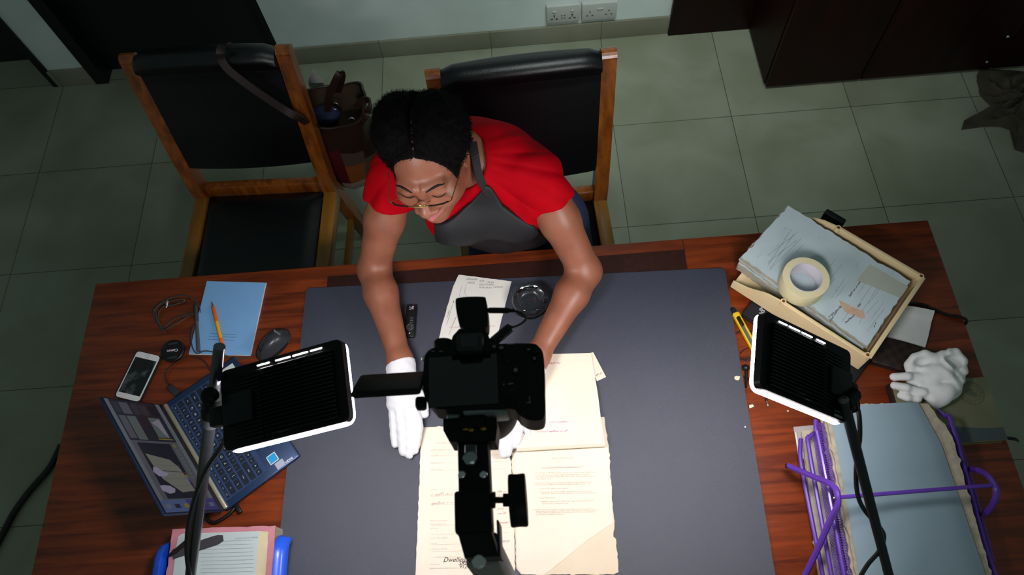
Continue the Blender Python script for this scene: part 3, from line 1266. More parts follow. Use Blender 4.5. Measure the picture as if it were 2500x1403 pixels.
def Z3(x, y):
    return 340 + x / 4.958, 1120 + y / 4.958


tr = thing('letter_tray', 'blue plastic letter tray holding a pink folder on the near left of the desk', 'tray', at(530, 1390, ZT))
xl = at(400, 1403, zf)[0]
xr = at(664, 1403, zf)[0]
yb = at(540, 1300, zf)[1] - .01
y0 = .075
MB().rbox(((xl + xr) / 2, (yb + y0) / 2, zb + .0015), (xr - xl + .012, yb - y0, .003), .001).build('tray_base', BT, tr)
for s, xx in ((-1, xl - .006), (1, xr + .006)):
    prof = [(y0, zb + .003), (yb, zb + .003), (yb, zf - .016)]
    prof += [(yb - .03 + .03 * math.cos(t) - .002, zf - .016 + .028 * math.sin(t)) for t in np.linspace(.2, PI / 2, 8)]
    prof += [(y0, zf + .016)]
    rows = []
    Mx = Matrix(((0, 0, s, xx), (1, 0, 0, 0), (0, 1, 0, 0), (0, 0, 0, 1)))
    m = MB()
    m.prism(prof, -.0015, .0015, 0, Mx)
    # outward lip along the top
    lip = []
    for k in range(7):
        t = k / 6 * PI * .55
        lip.append([(xx + s * .022 * math.sin(t), y, zf + .014 - .022 * (1 - math.cos(t)) + (0 if y < yb - .035 else -.02 * ((y - yb + .035) / .03) ** 2)) for y in np.linspace(y0, yb - .006, 12)])
    m.grid(lip, t=.0025)
    m.build('tray_side', BT, tr)
PINK = mat('pink_card', 'c98490', .75, noise=.15, nscale=30, bump=.3, bscale=90)
q = [at(*k, zf) for k in (Z3(402, 848), Z3(1650, 805), Z3(1612, 1500), Z3(312, 1500))]
q[2][1] = q[3][1] = max(.085, q[2][1])
pf = thing('paper_folder', 'worn pink card folder lying in the blue letter tray', 'folder', (*np.mean(q, axis=0)[:2], zb + .0035))
MB().sheet(ragged(q, .012, .0007), .0010).build('cover', PINK, pf)
MB().sheet([p - np.array([0, 0, .0012]) for p in inset(q, .985)], zf - .0012 - (zb + .0036)).build('pages', mat('old_pages', 'b3a68c', .85, noise=.4, nscale=60), pf)
q2 = [at(*k, zf + .0016) for k in (Z3(470, 905), Z3(1450, 872), Z3(1405, 1500), Z3(398, 1500))]
q2[2][1] = q2[3][1] = .09
cr = [lerp(q2[0], q2[3], .09), lerp(q2[0], q2[3], .03) + (q2[1] - q2[0]) * .008, lerp(q2[0], q2[1], .05)] + q2[1:]
LP = mat('ruled_paper', 'b9c4c4', .7, noise=.06, nscale=25)
CREAM = mat('cream_paper', 'd3c3a0', .75, noise=.12, nscale=25)
qc = [at(*k, zf + .0009) for k in (Z3(1440, 872), Z3(1562, 880), Z3(1525, 1500), Z3(1380, 1500))]
qc[2][1] = qc[3][1] = .088
tag(MB().sheet(ragged(qc, .012, .0006), .0007).build('paper_sheet', CREAM), 'cream sheet edge showing beside the ruled sheet on the pink folder', 'paper')
pr = thing('paper_sheet', 'pale ruled sheet with a faint heading lying on the pink folder', 'paper', (*np.mean(q2, axis=0)[:2], zf + .001))
MB().sheet(cr, .0005).build('sheet', LP, pr)
m = MB()
for i in range(9):
    y_ = 990 + i * 47
    a, b = at(*Z3(745, y_ + 12), zf + .0018), at(*Z3(1380, y_ - 8), zf + .0018)
    m.tube([a, b], .0003, 4)
m.build('ruling', mat('rule_grey', '7c8a90', .8), pr)
m = MB()
typed(m, at(*Z3(1430, 940), zf + .0018), at(*Z3(1160, 960), zf + .0018), .0028, seed=4)
m.build('heading', INK, pr)
VEL = mat('grey_webbing', '3a383c', .85, bump=.5, bscale=700)
m = MB()
a, b = at(*Z3(410, 1150), zf + .004), at(*Z3(1015, 955), zf + .0035)
pts = [lerp(a, b, t) for t in np.linspace(0, 1, 12)]
m.strip(pts, np.cross(b - a, (0, 0, 1)), [.0205] * 10 + [.019, .012], .0018)
vs = thing('cable_strap', 'dark grey hook and loop cable strap lying on the ruled sheet', 'strap', (*lerp(a, b, .5)[:2], zf + .002))
m.build('band', VEL, vs)
c, d = at(*Z3(420, 1140), zf + .010), at(*Z3(600, 985), zf + .012)
m = MB()
m.strip([at(*Z3(408, 1165), zf + .004), c, lerp(c, d, .5), d, at(*Z3(640, 960), zf + .006)], (0, .25, 1), .019, .0018)
m.build('loop', mat('black_webbing', '0c0c0d', .9), vs)

# ---------------------------------------------------------------- on the black mat
DOC = mat('old_document_paper', 'e4d6c2', .8, noise=.07, nscale=12, bump=.15, bscale=40)
DOC2 = mat('aged_document_paper', 'dccab0', .8, noise=.10, nscale=10, bump=.15, bscale=40)
DINK = mat('document_ink', '9a8d7c', .9)
DBLK = mat('document_pen', '3b3330', .9)
DPUR = mat('document_stamp', 'c493bb', .9)
DRED = mat('document_red_pen', 'c07890', .9)


def Z2(x, y):
    return 930 + x / 2.5373, 850 + y / 2.5373


z1 = ZM + .0012
ctr = at(1258, 1280, ZM)
doc = thing('document', 'open old cream typed document with ragged edges on the black mat', 'document', ctr)
ql = [at(*Z2(253, 490), z1), at(*Z2(720, 470), z1), at(*Z2(806, 700), z1), at(*Z2(828, 1140), z1), at(*Z2(830, 1403), z1), at(*Z2(828, 1440), z1), at(*Z2(212, 1440), z1)]
MB().sheet(ragged(ql, .008, .0004, .0012), .0008).build('page', DOC, doc)
zr = z1 + .0006
qr = [at(*Z2(808, 440), zr), at(*Z2(1384, 424), zr), at(*Z2(1412, 640), zr), at(*Z2(1446, 1090), zr), at(*Z2(1440, 1165), zr), at(*Z2(1456, 1180), zr), at(*Z2(1472, 1385), zr), at(*Z2(1440, 1400), zr), at(*Z2(870, 1400), zr), at(*Z2(838, 1362), zr),
      at(*Z2(836, 1290), zr), at(*Z2(830, 1100), zr), at(*Z2(812, 720), zr)]
MB().sheet(ragged(qr, .007, .0006, .0018), .0008).build('page', DOC2, doc)
zr2 = zr + .0011
qt = [at(*Z2(815, 450), zr2), at(*Z2(1380, 436), zr2), at(*Z2(1407, 640), zr2), at(*Z2(1436, 1080), zr2), at(*Z2(1290, 1180), zr2), at(*Z2(1010, 1403), zr2), at(*Z2(875, 1398), zr2), at(*Z2(842, 1350), zr2), at(*Z2(838, 1100), zr2), at(*Z2(822, 720), zr2)]
MB().sheet(ragged(qt, .009, .0003, .0008), .0006).build('page', DOC, doc)
# typed text of the right page
m = MB()
zi = zr2 + .0001


def tl(x0, x1, y, h=.0028, dy=None, mm=m, zz=zi, **k):
    dy = (x1 - x0) * -.018 if dy is None else dy
    typed(mm, at(*Z2(x0, y), zz), at(*Z2(x1, y + dy), zz), h, **k)


tl(1055, 1190, 684, .0036)
tl(1095, 1140, 702, .0016)
tl(995, 1260, 740, .0034)
m.tube([at(*Z2(995, 743), zi), at(*Z2(1258, 735), zi)], .0003, 4)
for x0, x1, y in ((950, 1335, 775), (960, 1320, 789), (960, 1330, 800), (960, 1060, 812), (945, 1330, 838), (955, 1330, 848), (985, 1175, 872), (985, 1330, 893), (995, 1330, 903), (985, 1080, 930), (990, 1335, 952), (1000, 1165, 965),
                  (950, 1345, 1002), (962, 1345, 1012), (962, 1340, 1022), (962, 1150, 1033)):
    tl(x0, x1, y, .0026)
m.build('typed_text', DINK, doc)
# left page: form headings, ruled lines and handwriting
m = MB()
zi = z1 + .0002
for y, x0 in ((628, 310), (660, 310), (706, 308), (748, 308), (872, 305), (1065, 305), (1086, 305), (1112, 305), (1172, 304), (1206, 304), (1240, 303)):
    tl(x0, x0 + random.choice([50, 80, 110]), y + 6, .0026, mm=m, zz=zi)
for y in (628, 668, 712, 756, 915, 970, 1098, 1152, 1216, 1258):
    m.tube([at(*Z2(310, y), zi), at(*Z2(790, y - 12), zi)], .0002, 3)
tl(345, 470, 590, .0034, mm=m, zz=zi)
tl(325, 480, 1296, .0026, mm=m, zz=zi)
tl(303, 370, 1342, .0026, mm=m, zz=zi)
tl(303, 480, 1366, .0026, mm=m, zz=zi)
m.build('typed_text', DINK, doc)
m = MB()
scrawl(m, at(*Z2(310, 916), zi), at(*Z2(440, 908), zi), .008, seed=3, r=.0003)
scrawl(m, at(*Z2(310, 970), zi), at(*Z2(440, 962), zi), .008, seed=5, r=.0003)
for i, (x, y) in enumerate(((720, 895), (722, 920), (720, 1000), (722, 1030), (735, 1085), (740, 1200))):
    scrawl(m, at(*Z2(x, y), zi), at(*Z2(x + 50, y - 3), zi), .006, seed=11 + i, r=.0003)
m.build('pink_handwriting', mat('document_pink_pen', 'b58a90', .9), doc)
m = MB()


def wr(mm, s, x, y, size, zz, a=0.0, sh=.35, conv=Z2, **k):
    p = at(*conv(x, y), zz)
    p2 = at(*conv(x + 30, y), zz)
    an = math.atan2(p2[1] - p[1], p2[0] - p[0]) + a
    mm.text(s, size, Matrix.Translation(p) @ rotz(an), shear=sh, depth=.0001, **k)


wr(m, 'Dwelling House', 384, 1311, .014, zi, .03)
wr(m, '5920 sq ft', 480, 1332, .0115, zi, .02)
wr(m, '9129.75 s', 482, 1352, .0115, zi, .02)
m.build('handwriting', DBLK, doc)
# folded-back page: lies turned over with a rolled lower edge
zc = zr2 + .0012
rows = []
for k in range(26):
    t = k / 25
    if k < 8:       # the roll at the near edge
        ph = PI * (1 - k / 8)
        yy, zz = -math.sin(ph) * .006, .006 + math.cos(ph) * .006 + .002
        base_t = 0
    else:
        base_t = (k - 8) / 17
        yy, zz = 0, .014 * math.exp(-base_t * 2.6)+ .0025
    a = lerp(at(1262, 1098, zc), at(1240, 868, zc), base_t)
    b = lerp(at(1476, 1086, zc), at(1444, 862, zc), base_t)
    rows.append([lerp(a, b, s) + np.array([.0008 * math.sin(9 * base_t + 3 * s), yy, zz + .0012 * math.sin(3.1 * s + 2 * base_t)]) for s in np.linspace(0, 1, 14)])
fp = MB().grid(np.array(rows), t=.0006).build('folded_back_page', mat('document_paper_back', 'e6dac4', .8, noise=.08, nscale=14), doc)
m = MB()
zi = zc + .020
scrawl(m, at(*Z2(970, 522), zc + .013), at(*Z2(1150, 517), zc + .0135), .006, seed=21, r=.0004)
scrawl(m, at(*Z2(1020, 465), zc + .0105), at(*Z2(1150, 460), zc + .011), .006, seed=23, r=.0004)
m.build('stamped_text', DPUR, doc)
m = MB()
scrawl(m, at(*Z2(1020, 100), zc + .0045), at(*Z2(1105, 96), zc + .0047), .006, seed=27, r=.0003)
m.build('red_handwriting', DRED, doc)
sc_ = [at(*Z2(1205, 47), zc - .0004), at(*Z2(1315, 24), zc - .0004), at(*Z2(1395, 177), zc - .0004), at(*Z2(1338, 203), zc - .0004), at(*Z2(1300, 120), zc - .0004)]
m = MB().sheet(sc_, .0006)
o = m.build('slip', DOC, doc)
m = MB()
scrawl(m, at(*Z2(1335, 172), zc), at(*Z2(1362, 160), zc), .007, seed=31, r=.0004)
m.build('slip_handwriting', DBLK, o)

# hand-drawn site plan sheet
def Zs(x, y):
    return 1060 + x / 7.0133, 660 + y / 7.0133


zp = ZM + .0009
sp_ = thing('plan_sheet', 'narrow white sheet with hand-lettered site plan heading behind the camera', 'paper', at(1160, 770, ZM))
SHEET = mat('sheet_white', 'd8d6cc', .75, noise=.06, nscale=30)
q = [at(*Zs(420, 72), zp), at(*Zs(1325, 185), zp), at(*Zs(1050, 1240), zp), at(*Zs(70, 1215), zp), at(*Zs(130, 950), zp), at(*Zs(330, 260), zp)]
MB().sheet(ragged(q, .01, .0003), .0006).build('sheet', SHEET, sp_)
m = MB()
PEN = mat('pen_dark', '4c4a4a', .8)
sl = math.atan2(-113, 905)
for s, x, y, h in (('AMENDED', 550, 148, .0085), ('SITE', 775, 180, .0090), ('PLAN', 912, 200, .0090), ('LAGOS', 565, 208, .0085), ('OLD TOWN', 772, 240, .0090), ('LAYOUT', 1015, 285, .0085), ('SCALE PLAN', 772, 292, .0078)):
    p = at(*Zs(x, y), zp + .0002)
    m.text(s, h * .72, Matrix.Translation(p) @ rotz(-.11), depth=.0001, shear=.1)
for pts in ([(475, 250), (430, 440)], [(548, 240), (522, 360), (535, 420), (575, 450)], [(335, 520), (215, 930)], [(400, 740), (250, 1100)]):
    m.tube([at(*Zs(*k), zp + .0003) for k in pts], .00025, 4)
m.sheet([at(*Zs(*k), zp + .0005) for k in ((335, 510), (322, 550), (342, 545))], .0002)
scrawl(m, at(*Zs(232, 805), zp), at(*Zs(270, 690), zp), .004, seed=8, r=.00022)
m.build('lettering', PEN, sp_)
m = MB()
scrawl(m, at(*Zs(265, 985), zp), at(*Zs(460, 985), zp), .006, seed=9, r=.0003)
scrawl(m, at(*Zs(905, 960), zp), at(*Zs(1025, 965), zp), .006, seed=10, r=.0003)
m.tube([at(*Zs(*k), zp + .0003) for k in ((385, 770), (345, 860), (300, 940))], .0003, 4)
m.build('red_pen', DRED, sp_)

# remote control
rc = thing('remote_control', 'small black shutter remote lying on the black mat by the left forearm', 'remote', at(1000, 785, ZM))
a, b = at(1005, 743, ZM + .012), at(999, 822, ZM + .012)
T = frame(lerp(a, b, .5), b - a, (0, 0, 1))
RL, RW = np.linalg.norm(b - a), .026
MB(T).rbox((0, 0, -.0055), (RL, RW, .0115), .003).build('case', BLACKP, rc)
GR = mat('ring_print', '6c7074', .5)
m = MB(T)
for r_ in (.0085, .0055):
    m.tube([(RL * .20 + r_ * math.cos(t), r_ * math.sin(t), .0004) for t in np.linspace(0, 2 * PI, 25)[:-1]], .0005, 5, closed=True)
m.build('button_ring', GR, rc)
MB(T).lathe([(.004, 0), (.0038, .001), (.001, .0012)], (RL * .20, 0, 0), 20).build('shutter_button', GREYP, rc)
MB(T).ball((RL * .385, 0, .0003), (.002, .002, .0008), 10, 6).build('indicator', mat('print_white', 'c8c8c8', .5), rc)
MB(T).text('JJC', .010, Matrix.Translation((-RL * .39, 0, .0005)) @ rotz(-PI / 2), align='CENTER').build('logo_text', MATS['print_white'], rc)
m = MB(T)
for i in range(4):
    m.box((-RL * .10 + i * .0045, .003, .0004), (.0008, .008, .0003))
m.build('printed_marks', GR, rc)

# glass paperweight
c = at(1295, 740, ZM + .002)
GL = mat('clear_glass', 'ffffff', .02, trans=1.0, ior=1.5)
prof = [(.001, .0004), (.043, .0004), (.0458, .004), (.0468, .012), (.0455, .022), (.041, .031), (.036, .034), (.033, .033), (.030, .030), (.027, .018), (.022, .012), (.001, .011)]
m = MB(Matrix.Translation((c[0], c[1], ZM))).lathe(prof, n=64)
tag(m.build('glass_bowl', GL), 'small clear round glass dish standing on the black mat beside the plan sheet', 'glass dish')
# ---------------------------------------------------------------- right side of the desk
def Z6(x, y):
    return 1790 + x / 3.508, 490 + y / 3.508


# closed black laptop under the cream tray
tdir = at(2115, 880, .85) - at(1780, 658, .85)
tdir = tdir / np.linalg.norm(tdir)
tn = np.array([-tdir[1], tdir[0], 0])
zl = ZT + .021
P0 = at(1812, 764, zl)
TB = frame(P0, tdir, (0, 0, 1))
LPW, LPD = .292, .215
l2 = thing('laptop', 'closed black laptop lying under the cream paper tray', 'laptop', (*(P0 + tdir * LPW / 2 + tn * LPD / 2)[:2], ZT))
LBLK = mat('laptop_black', '17171a', .5, bump=.15, bscale=600)
MB(TB).rbox((LPW / 2, LPD / 2, -.0155), (LPW, LPD, .010), .004).build('base', LBLK, l2)
MB(TB).rbox((LPW / 2, LPD / 2, -.005), (LPW, LPD, .0095), .0035).build('lid', LBLK, l2)
p = at(*Z6(250, 915), zl)
p2 = at(*Z6(252, 868), zl)
an = math.atan2((p2 - p)[1], (p2 - p)[0])
MB().text('ThinkPad', .0165, Matrix.Translation(lerp(p2, p, -.0) + np.array([0, 0, .0001])) @ rotz(an), align='RIGHT', bold=.0005).build('logo_text', mat('logo_silver', 'a9adb0', .4), l2)

# cream letter tray
CRP = mat('cream_plastic', 'e0ca9c', .42, coat=.15, noise=.06, nscale=20)
zrim = .848
zbot = zl + .0010
c1, c2, c3, c4_ = [at(*k, zrim) for k in ((1790, 655), (2116, 872), (2262, 676), (1948, 500))]
ux = (c2 - c1 + c3 - c4_) / 2
TLN = np.linalg.norm(ux)
ux = ux / TLN
uy = np.array([-ux[1], ux[0], 0])
TWD = (np.dot(c4_ - c1, uy) + np.dot(c3 - c2, uy)) / 2
cen = (c1 + c2 + c3 + c4_) / 4
TT = Matrix(((ux[0], uy[0], 0, cen[0]), (ux[1], uy[1], 0, cen[1]), (0, 0, 1, 0), (0, 0, 0, 1)))
ct = thing('letter_tray', 'cream plastic letter tray full of old documents on the right of the desk', 'tray', (cen[0], cen[1], zbot))
hx, hy = TLN / 2, TWD / 2
MB(TT).rbox((0, 0, zbot + .002), (2 * hx, 2 * hy, .004), .0015).build('tray_base', CRP, ct)
for s in (-1, 1):
    prof = [(-hx, zbot + .004), (hx, zbot + .004), (hx, zrim), (-hx * .30, zrim), (-hx * .42, zrim - .004)]
    prof += [(-hx * .42 - (hx * .46) * t, zrim - .004 - .034 * (3 * t * t - 2 * t ** 3)) for t in np.linspace(.15, 1, 6)] + [(-hx, zrim - .044)]
    My = Matrix(((1, 0, 0, 0), (0, 0, -1, s * hy), (0, 1, 0, 0), (0, 0, 0, 1)))
    m = MB(TT)
    m.prism(prof, -.002, .002, 0, My)
    # thick rolled rim
    m.rbox((hx * .35, s * hy, zrim - .002), (hx * 1.3, .009, .005), .0015)
    o = m.build('tray_side', CRP, ct)
    k = MB(TT)
    for xx in (-hx * .28, hx - .006):
        k.lathe([(.0065, -.012), (.0065, .0022), (.0038, .0022), (.0036, -.004)], (xx, s * (hy - .002), zrim), 16)
    k.build('stacking_post', CRP, o)
    k = MB(TT)
    for xx in (-hx * .28, hx - .006):
        k.lathe([(.0037, -.003), (.0036, .0001)], (xx, s * (hy - .002), zrim + .0022), 16)
    k.build('post_hole', mat('brown_hole', '6b3a14', .7), o)
m = MB(TT).box((hx, 0, (zbot + zrim) / 2 - .002), (.004, 2 * hy, zrim - zbot - .006))
m.rbox((hx, 0, zrim - .002), (.010, 2 * hy, .005), .0015)
m.build('tray_back', CRP, ct)

# stack of old documents in the tray
OLDB = mat('old_blue_paper', 'bccbcf', .8, noise=.10, nscale=9, color2='a8babd', bump=.2, bscale=30)
OLDC = mat('old_grey_paper', 'a9a493', .85, noise=.25, nscale=20)
ds = thing('document_stack', 'thick stack of pale blue typed documents lying in the cream tray', 'document stack', (cen[0], cen[1], zbot + .0045))
zd0 = zbot + .0045
NS = 12
dztop = .838
quad = [at(*Z6(70, 480), dztop), at(*Z6(1150, 1240), dztop), at(*Z6(1520, 690), dztop), at(*Z6(470, 40), dztop)]
for i in range(NS):
    t = i / (NS - 1)
    zz = zd0 + (dztop - zd0) * (t * .98 + .02)
    th = (dztop - zd0) / NS * .62
    j = [np.array([random.gauss(0, .0022), random.gauss(0, .0022), 0]) for _ in range(4)]
    # kept clear of the tray's own walls, the free end hangs out at the open front
    pts = []
    for k, p in enumerate(quad):
        q = p + (j[k] if i < NS - 1 else 0)
        l = np.array(TT.inverted() @ Vector((q[0], q[1], 0)))
        l[1] = max(-hy + .006, min(hy - .006, l[1]))
        l[0] = min(hx - .012, l[0])
        w_ = TT @ Vector((l[0], l[1], 0))
        pts.append(np.array([w_[0], w_[1], zz]))
    if i == NS - 1:
        pts = [np.array([p[0], p[1], dztop]) for p in pts]
    MB().sheet(ragged(pts, .010, .0010, .0026), th).build('sheet', OLDB if i in (NS - 1, NS - 4, NS - 7) else OLDC, ds)
ink = MB()
zi = dztop + .0002
TY = mat('typed_ink', '5b6a74', .9)


def tt(x0, y0, x1, y1, h=.0024, seed=None):
    typed(ink, at(*Z6(x0, y0), zi), at(*Z6(x1, y1), zi), h, seed=seed)


L0 = [((455, 225), (440, 245)), ((508, 235), (300, 555)), ((540, 262), (318, 585)), ((565, 262), (300, 470)), ((405, 352), (375, 395)), ((602, 308), (315, 592)), ((565, 325), (300, 530)), ((240, 455), (210, 490)),
      ((745, 305), (725, 330)), ((605, 370), (540, 450)), ((875, 500), (830, 570)), ((942, 535), (820, 690)), ((880, 655), (780, 780)), ((965, 660), (845, 830)), ((965, 715), (885, 830)), ((1075, 530), (1055, 560)), ((1378, 600), (1360, 630)),
      ((1150, 680), (1070, 800)), ((1215, 690), (1080, 885)), ((1265, 745), (1160, 885)), ((1240, 740), (1110, 940)), ((1290, 870), (1190, 1010)), ((1250, 850), (1150, 960)), ((1300, 920), (1150, 1120)), ((1120, 990), (1080, 1050)), ((1000, 940), (930, 1040))]
for i, (a, b) in enumerate(L0):
    tt(b[0], b[1], a[0], a[1], .0024, i)
top_sheet = [o for o in ds.children][-1]
ink.build('typed_text', TY, top_sheet)
pen = MB()
for i, (a, b) in enumerate((((1000, 825), (1090, 700)), ((1075, 915), (1100, 880)), ((820, 1000), (930, 910)), ((835, 1035), (900, 940)), ((965, 1050), (1040, 985)), ((1210, 1085), (1225, 1050)))):
    scrawl(pen, at(*Z6(*a), zi), at(*Z6(*b), zi), .0055, seed=40 + i, r=.0004)
pen.build('handwriting', DBLK, top_sheet)
fl = [at(*Z6(*k), zi + .0006) for k in ((905, 850), (945, 868), (985, 885), (1010, 905), (1118, 945), (1130, 1000), (1100, 1008), (968, 955), (940, 930), (920, 885))]
MB().sheet(fl, .0004).build('torn_patch', mat('torn_patch', 'c7ab90', .85, noise=.15, nscale=60), top_sheet)
pt = [at(*Z6(*k), zi + .0003) for k in ((1170, 540), (1500, 735), (1430, 830), (1060, 680))]
MB().sheet(ragged(pt, .01, .0004), .0003).build('pale_patch', mat('pale_patch', 'adb3a6', .85, noise=.08, nscale=20), top_sheet)

# masking tape roll
TAPE = mat('masking_tape', 'd8cfa6', .5, noise=.05, nscale=80)
tp0, tp1 = at(1955, 706, dztop + .001), at(1967, 669, dztop + .048)
c = lerp(tp0, tp1, .5)
tpz = dztop + .0014
mt = thing('tape_roll', 'wide roll of cream masking tape standing on the blue document stack', 'tape', (c[0], c[1], tpz))
TM = Matrix.Translation((c[0], c[1], tpz))
MB(TM).lathe([(.0372, 0), (.0520, 0), (.0524, .002), (.0524, .044), (.0520, .046), (.0372, .046)], n=64, closed=True).build('tape', TAPE, mt)
MB(TM).lathe([(.0355, .0005), (.0370, .0005), (.0370, .0458), (.0355, .0458)], n=64, closed=True).build('core', mat('card_core', 'c9c5cc', .8), mt)

# small black object behind the tray
c = at(2036, 524, .80)
T = Matrix.Translation((c[0], c[1], ZT + .0005)) @ rotz(math.atan2(ux[1], ux[0]))
tag(MB(T).rbox((0.005, -.006, .028), (.055, .018, .056), .004).build('stapler', BLACKP), 'black object end sticking out behind the cream letter tray', 'stapler')

# folded white cloth, wallet, cord
COT = mat('white_cotton', 'dcdedc', .9, noise=.06, nscale=60, bump=.4, bscale=900)
zc = ZT + .024


def Z5(x, y):
    return 2100 + x / 3.6925, 720 + y / 3.6925


wl = thing('wallet', 'dark brown checked leather wallet lying behind the crumpled white gloves', 'wallet', at(*Z5(360, 560), ZT))
WBR = mat('wallet_leather', '2a1b16', .45, bump=.3, bscale=400)
ckm = bpy.data.materials.new('checked_leather')
ckm.use_nodes = True
nt = ckm.node_tree
ck = nt.nodes.new('ShaderNodeTexChecker')
ck.inputs['Scale'].default_value = 70
ck.inputs['Color1'].default_value = lin('2e1e18')
ck.inputs['Color2'].default_value = lin('1c1210')
tc = nt.nodes.new('ShaderNodeTexCoord')
mp = nt.nodes.new('ShaderNodeMapping')
mp.inputs['Rotation'].default_value = (0, 0, .42)
nt.links.new(tc.outputs['Object'], mp.inputs[0])
nt.links.new(mp.outputs[0], ck.inputs['Vector'])
nt.links.new(ck.outputs[0], nt.nodes['Principled BSDF'].inputs['Base Color'])
nt.nodes['Principled BSDF'].inputs['Roughness'].default_value = .45
q = [at(*Z5(*k), ZT + .021) for k in ((120, 590), (235, 400), (480, 430), (720, 540), (660, 680), (430, 690))]
cq = np.mean(q, axis=0)
T = frame((cq[0] - .008, cq[1], ZT + .0115), q[3] - q[1], (0, 0, 1))
MB(T).rbox((.004, 0, 0), (.150, .075, .021), .006).build('wallet_body', ckm, wl)
MB(T).tube([(-.068, -.0375, -.0005), (.076, -.0375, -.0005)], .0022, 6).build('zip', WBR, wl)

rows = []
qa = [at(*Z5(400, 95), zc), at(*Z5(668, 145), zc), at(*Z5(588, 470), zc - .012), at(*Z5(250, 370), zc)]
for s in np.linspace(0, 1, 16):
    rows.append([lerp(lerp(qa[0], qa[1], t), lerp(qa[3], qa[2], t), s) + np.array([0, 0, .0015 * math.sin(7 * s + 3 * t) + (.003 if s < .25 else 0)]) for t in np.linspace(0, 1, 16)])
m = MB().grid(np.array(rows), t=.006)
tag(m.build('cotton_cloth', COT), 'folded flat white cotton cloth sticking out from under the cream tray', 'cloth')
pts = [at(2205, 742, ZT + .004), at(2250, 743, ZT + .004), at(2285, 758, ZT + .004), at(2318, 770, ZT + .0045), at(2342, 773, ZT + .005), at(2356, 782, ZT + .002)]
e = pts[-1].copy()
pts[-1] = np.array([X1 + .004, pts[-1][1], ZT + .002])
pts += [np.array([X1 + .010, pts[-1][1] - .002, ZT - .03]), np.array([X1 + .010, pts[-1][1] - .004, ZT - .12]), np.array([X1 + .012, pts[-1][1] - .004, .3])]
tag(MB().tube(spline(pts, 6), .0036, 7).build('power_cable', BLK), 'black cord crossing the desk corner and dropping over the right edge', 'cable')

# olive diary with gold page edges
zk = ZT + .026
dq = [at(*Z5(252, 792), zk), at(*Z5(1110, 738), zk), at(*Z5(1285, 1308), zk), at(*Z5(330, 1320), zk)]
ux_ = dq[1] - dq[0]
uxn = ux_ / np.linalg.norm(ux_)
DW = np.linalg.norm(ux_)
DD = np.linalg.norm(dq[2] - dq[1])
T = frame((*lerp(dq[0], dq[1], .5)[:2], 0), ux_, (0, 0, 1)) @ Matrix.Translation((.006, -DD / 2, 0))
bk = thing('diary', 'olive covered diary with round seal and gold page edges under the crumpled gloves', 'book', (*np.mean(dq, axis=0)[:2], ZT))
OLV = mat('olive_cover', '77765a', .6, noise=.08, nscale=30)
SLATE = mat('slate_cover', '4a5356', .6)
MB(T).rbox((0, 0, zk - .001), (DW, DD, .002), .0008).build('cover', OLV, bk)
MB(T).rbox((0, 0, ZT + .0016), (DW, DD, .002), .0008).build('cover', OLV, bk)
MB(T).box((.003, 0, (zk + ZT) / 2), (DW - .010, DD - .006, zk - ZT - .005)).build('pages', mat('gold_edge', '9c7c3c', .4, .3), bk)
MB(T).rbox((-DW / 2 - .0015, 0, (zk + ZT) / 2), (.004, DD, zk - ZT - .001), .0015).build('spine', WBR, bk)
xs = np.linspace(-DW / 2 + .001, DW / 2 - .001, 22)
wav = [(x, -DD / 2 + .040 + .012 * math.cos((x / DW + .5) * PI * 1.1)) for x in xs]
MB(T).prism(wav + [(DW / 2 - .001, -DD / 2 + .001), (-DW / 2 + .001, -DD / 2 + .001)], zk + .0001, zk + .0004).build('cover_band', SLATE, bk)
ec = np.array(T.inverted() @ Vector(at(*Z5(1005, 885), zk)))
SEAL = mat('seal_print', '5c5d48', .6)
m = MB(T)
for r_, w_ in ((.026, .0012), (.018, .0006)):
    m.tube([(ec[0] + r_ * math.cos(t), ec[1] + r_ * math.sin(t), zk + .0002) for t in np.linspace(0, 2 * PI, 41)[:-1]], w_, 5, closed=True, flat=.3)
for i in range(16):
    a = 2 * PI * i / 16
    m.box((ec[0] + .022 * math.cos(a), ec[1] + .022 * math.sin(a), zk + .0002), (.003, .003, .0003))
for (x, y, r_) in ((-.006, .002, .007), (.005, -.003, .006), (.002, .008, .004)):
    m.lathe([(r_, 0), (r_, .0003)], (ec[0] + x, ec[1] + y, zk + .0001), 14)
m.build('seal', SEAL, bk)
pts = [at(*Z5(1270, 1285), ZT + .016), at(*Z5(1330, 1290), ZT + .015), at(*Z5(1400, 1298), ZT + .014), at(*Z5(1430, 1318), ZT + .010)]
MB().strip(spline(pts, 4), (0, 1, 0), .0075, .0008).build('ribbon', mat('black_ribbon', '0d0d0e', .5), bk)

# yellow cutter knife
a, b = at(1789, 754, ZT + .007), at(1841, 849, ZT + .007)
kd = b - a
KL = np.linalg.norm(kd)
T = frame(a, kd, (0, 0, 1))
kn = thing('cutter_knife', 'yellow snap blade cutter knife between the black mat and black laptop', 'knife', (*lerp(a, b, .5)[:2], ZT))
YEL = mat('cutter_yellow', 'e0b818', .35, coat=.2)
KL = .115
m = MB(T)
m.rbox((KL * .56, .0065, 0), (KL * .88, .004, .010), .0012)
m.rbox((KL * .56, -.0065, 0), (KL * .88, .004, .010), .0012)
m.rbox((KL * .56, 0, -.004), (KL * .88, .014, .003), .001)
m.rbox((KL * .16, 0, .0008), (.014, .014, .009), .002)
m.build('handle', YEL, kn)
MB(T).rbox((KL * .32, 0, .004), (.026, .009, .007), .002).build('slider', BLACKP, kn)
MB(T).box((KL * .70, 0, .001), (KL * .54, .009, .0015)).build('blade_track', mat('grey_steel', '8f9a98', .35, .8), kn)
MB(T).rbox((.004, 0, 0), (.014, .012, .008), .002).build('end_cap', BLACKP, kn)

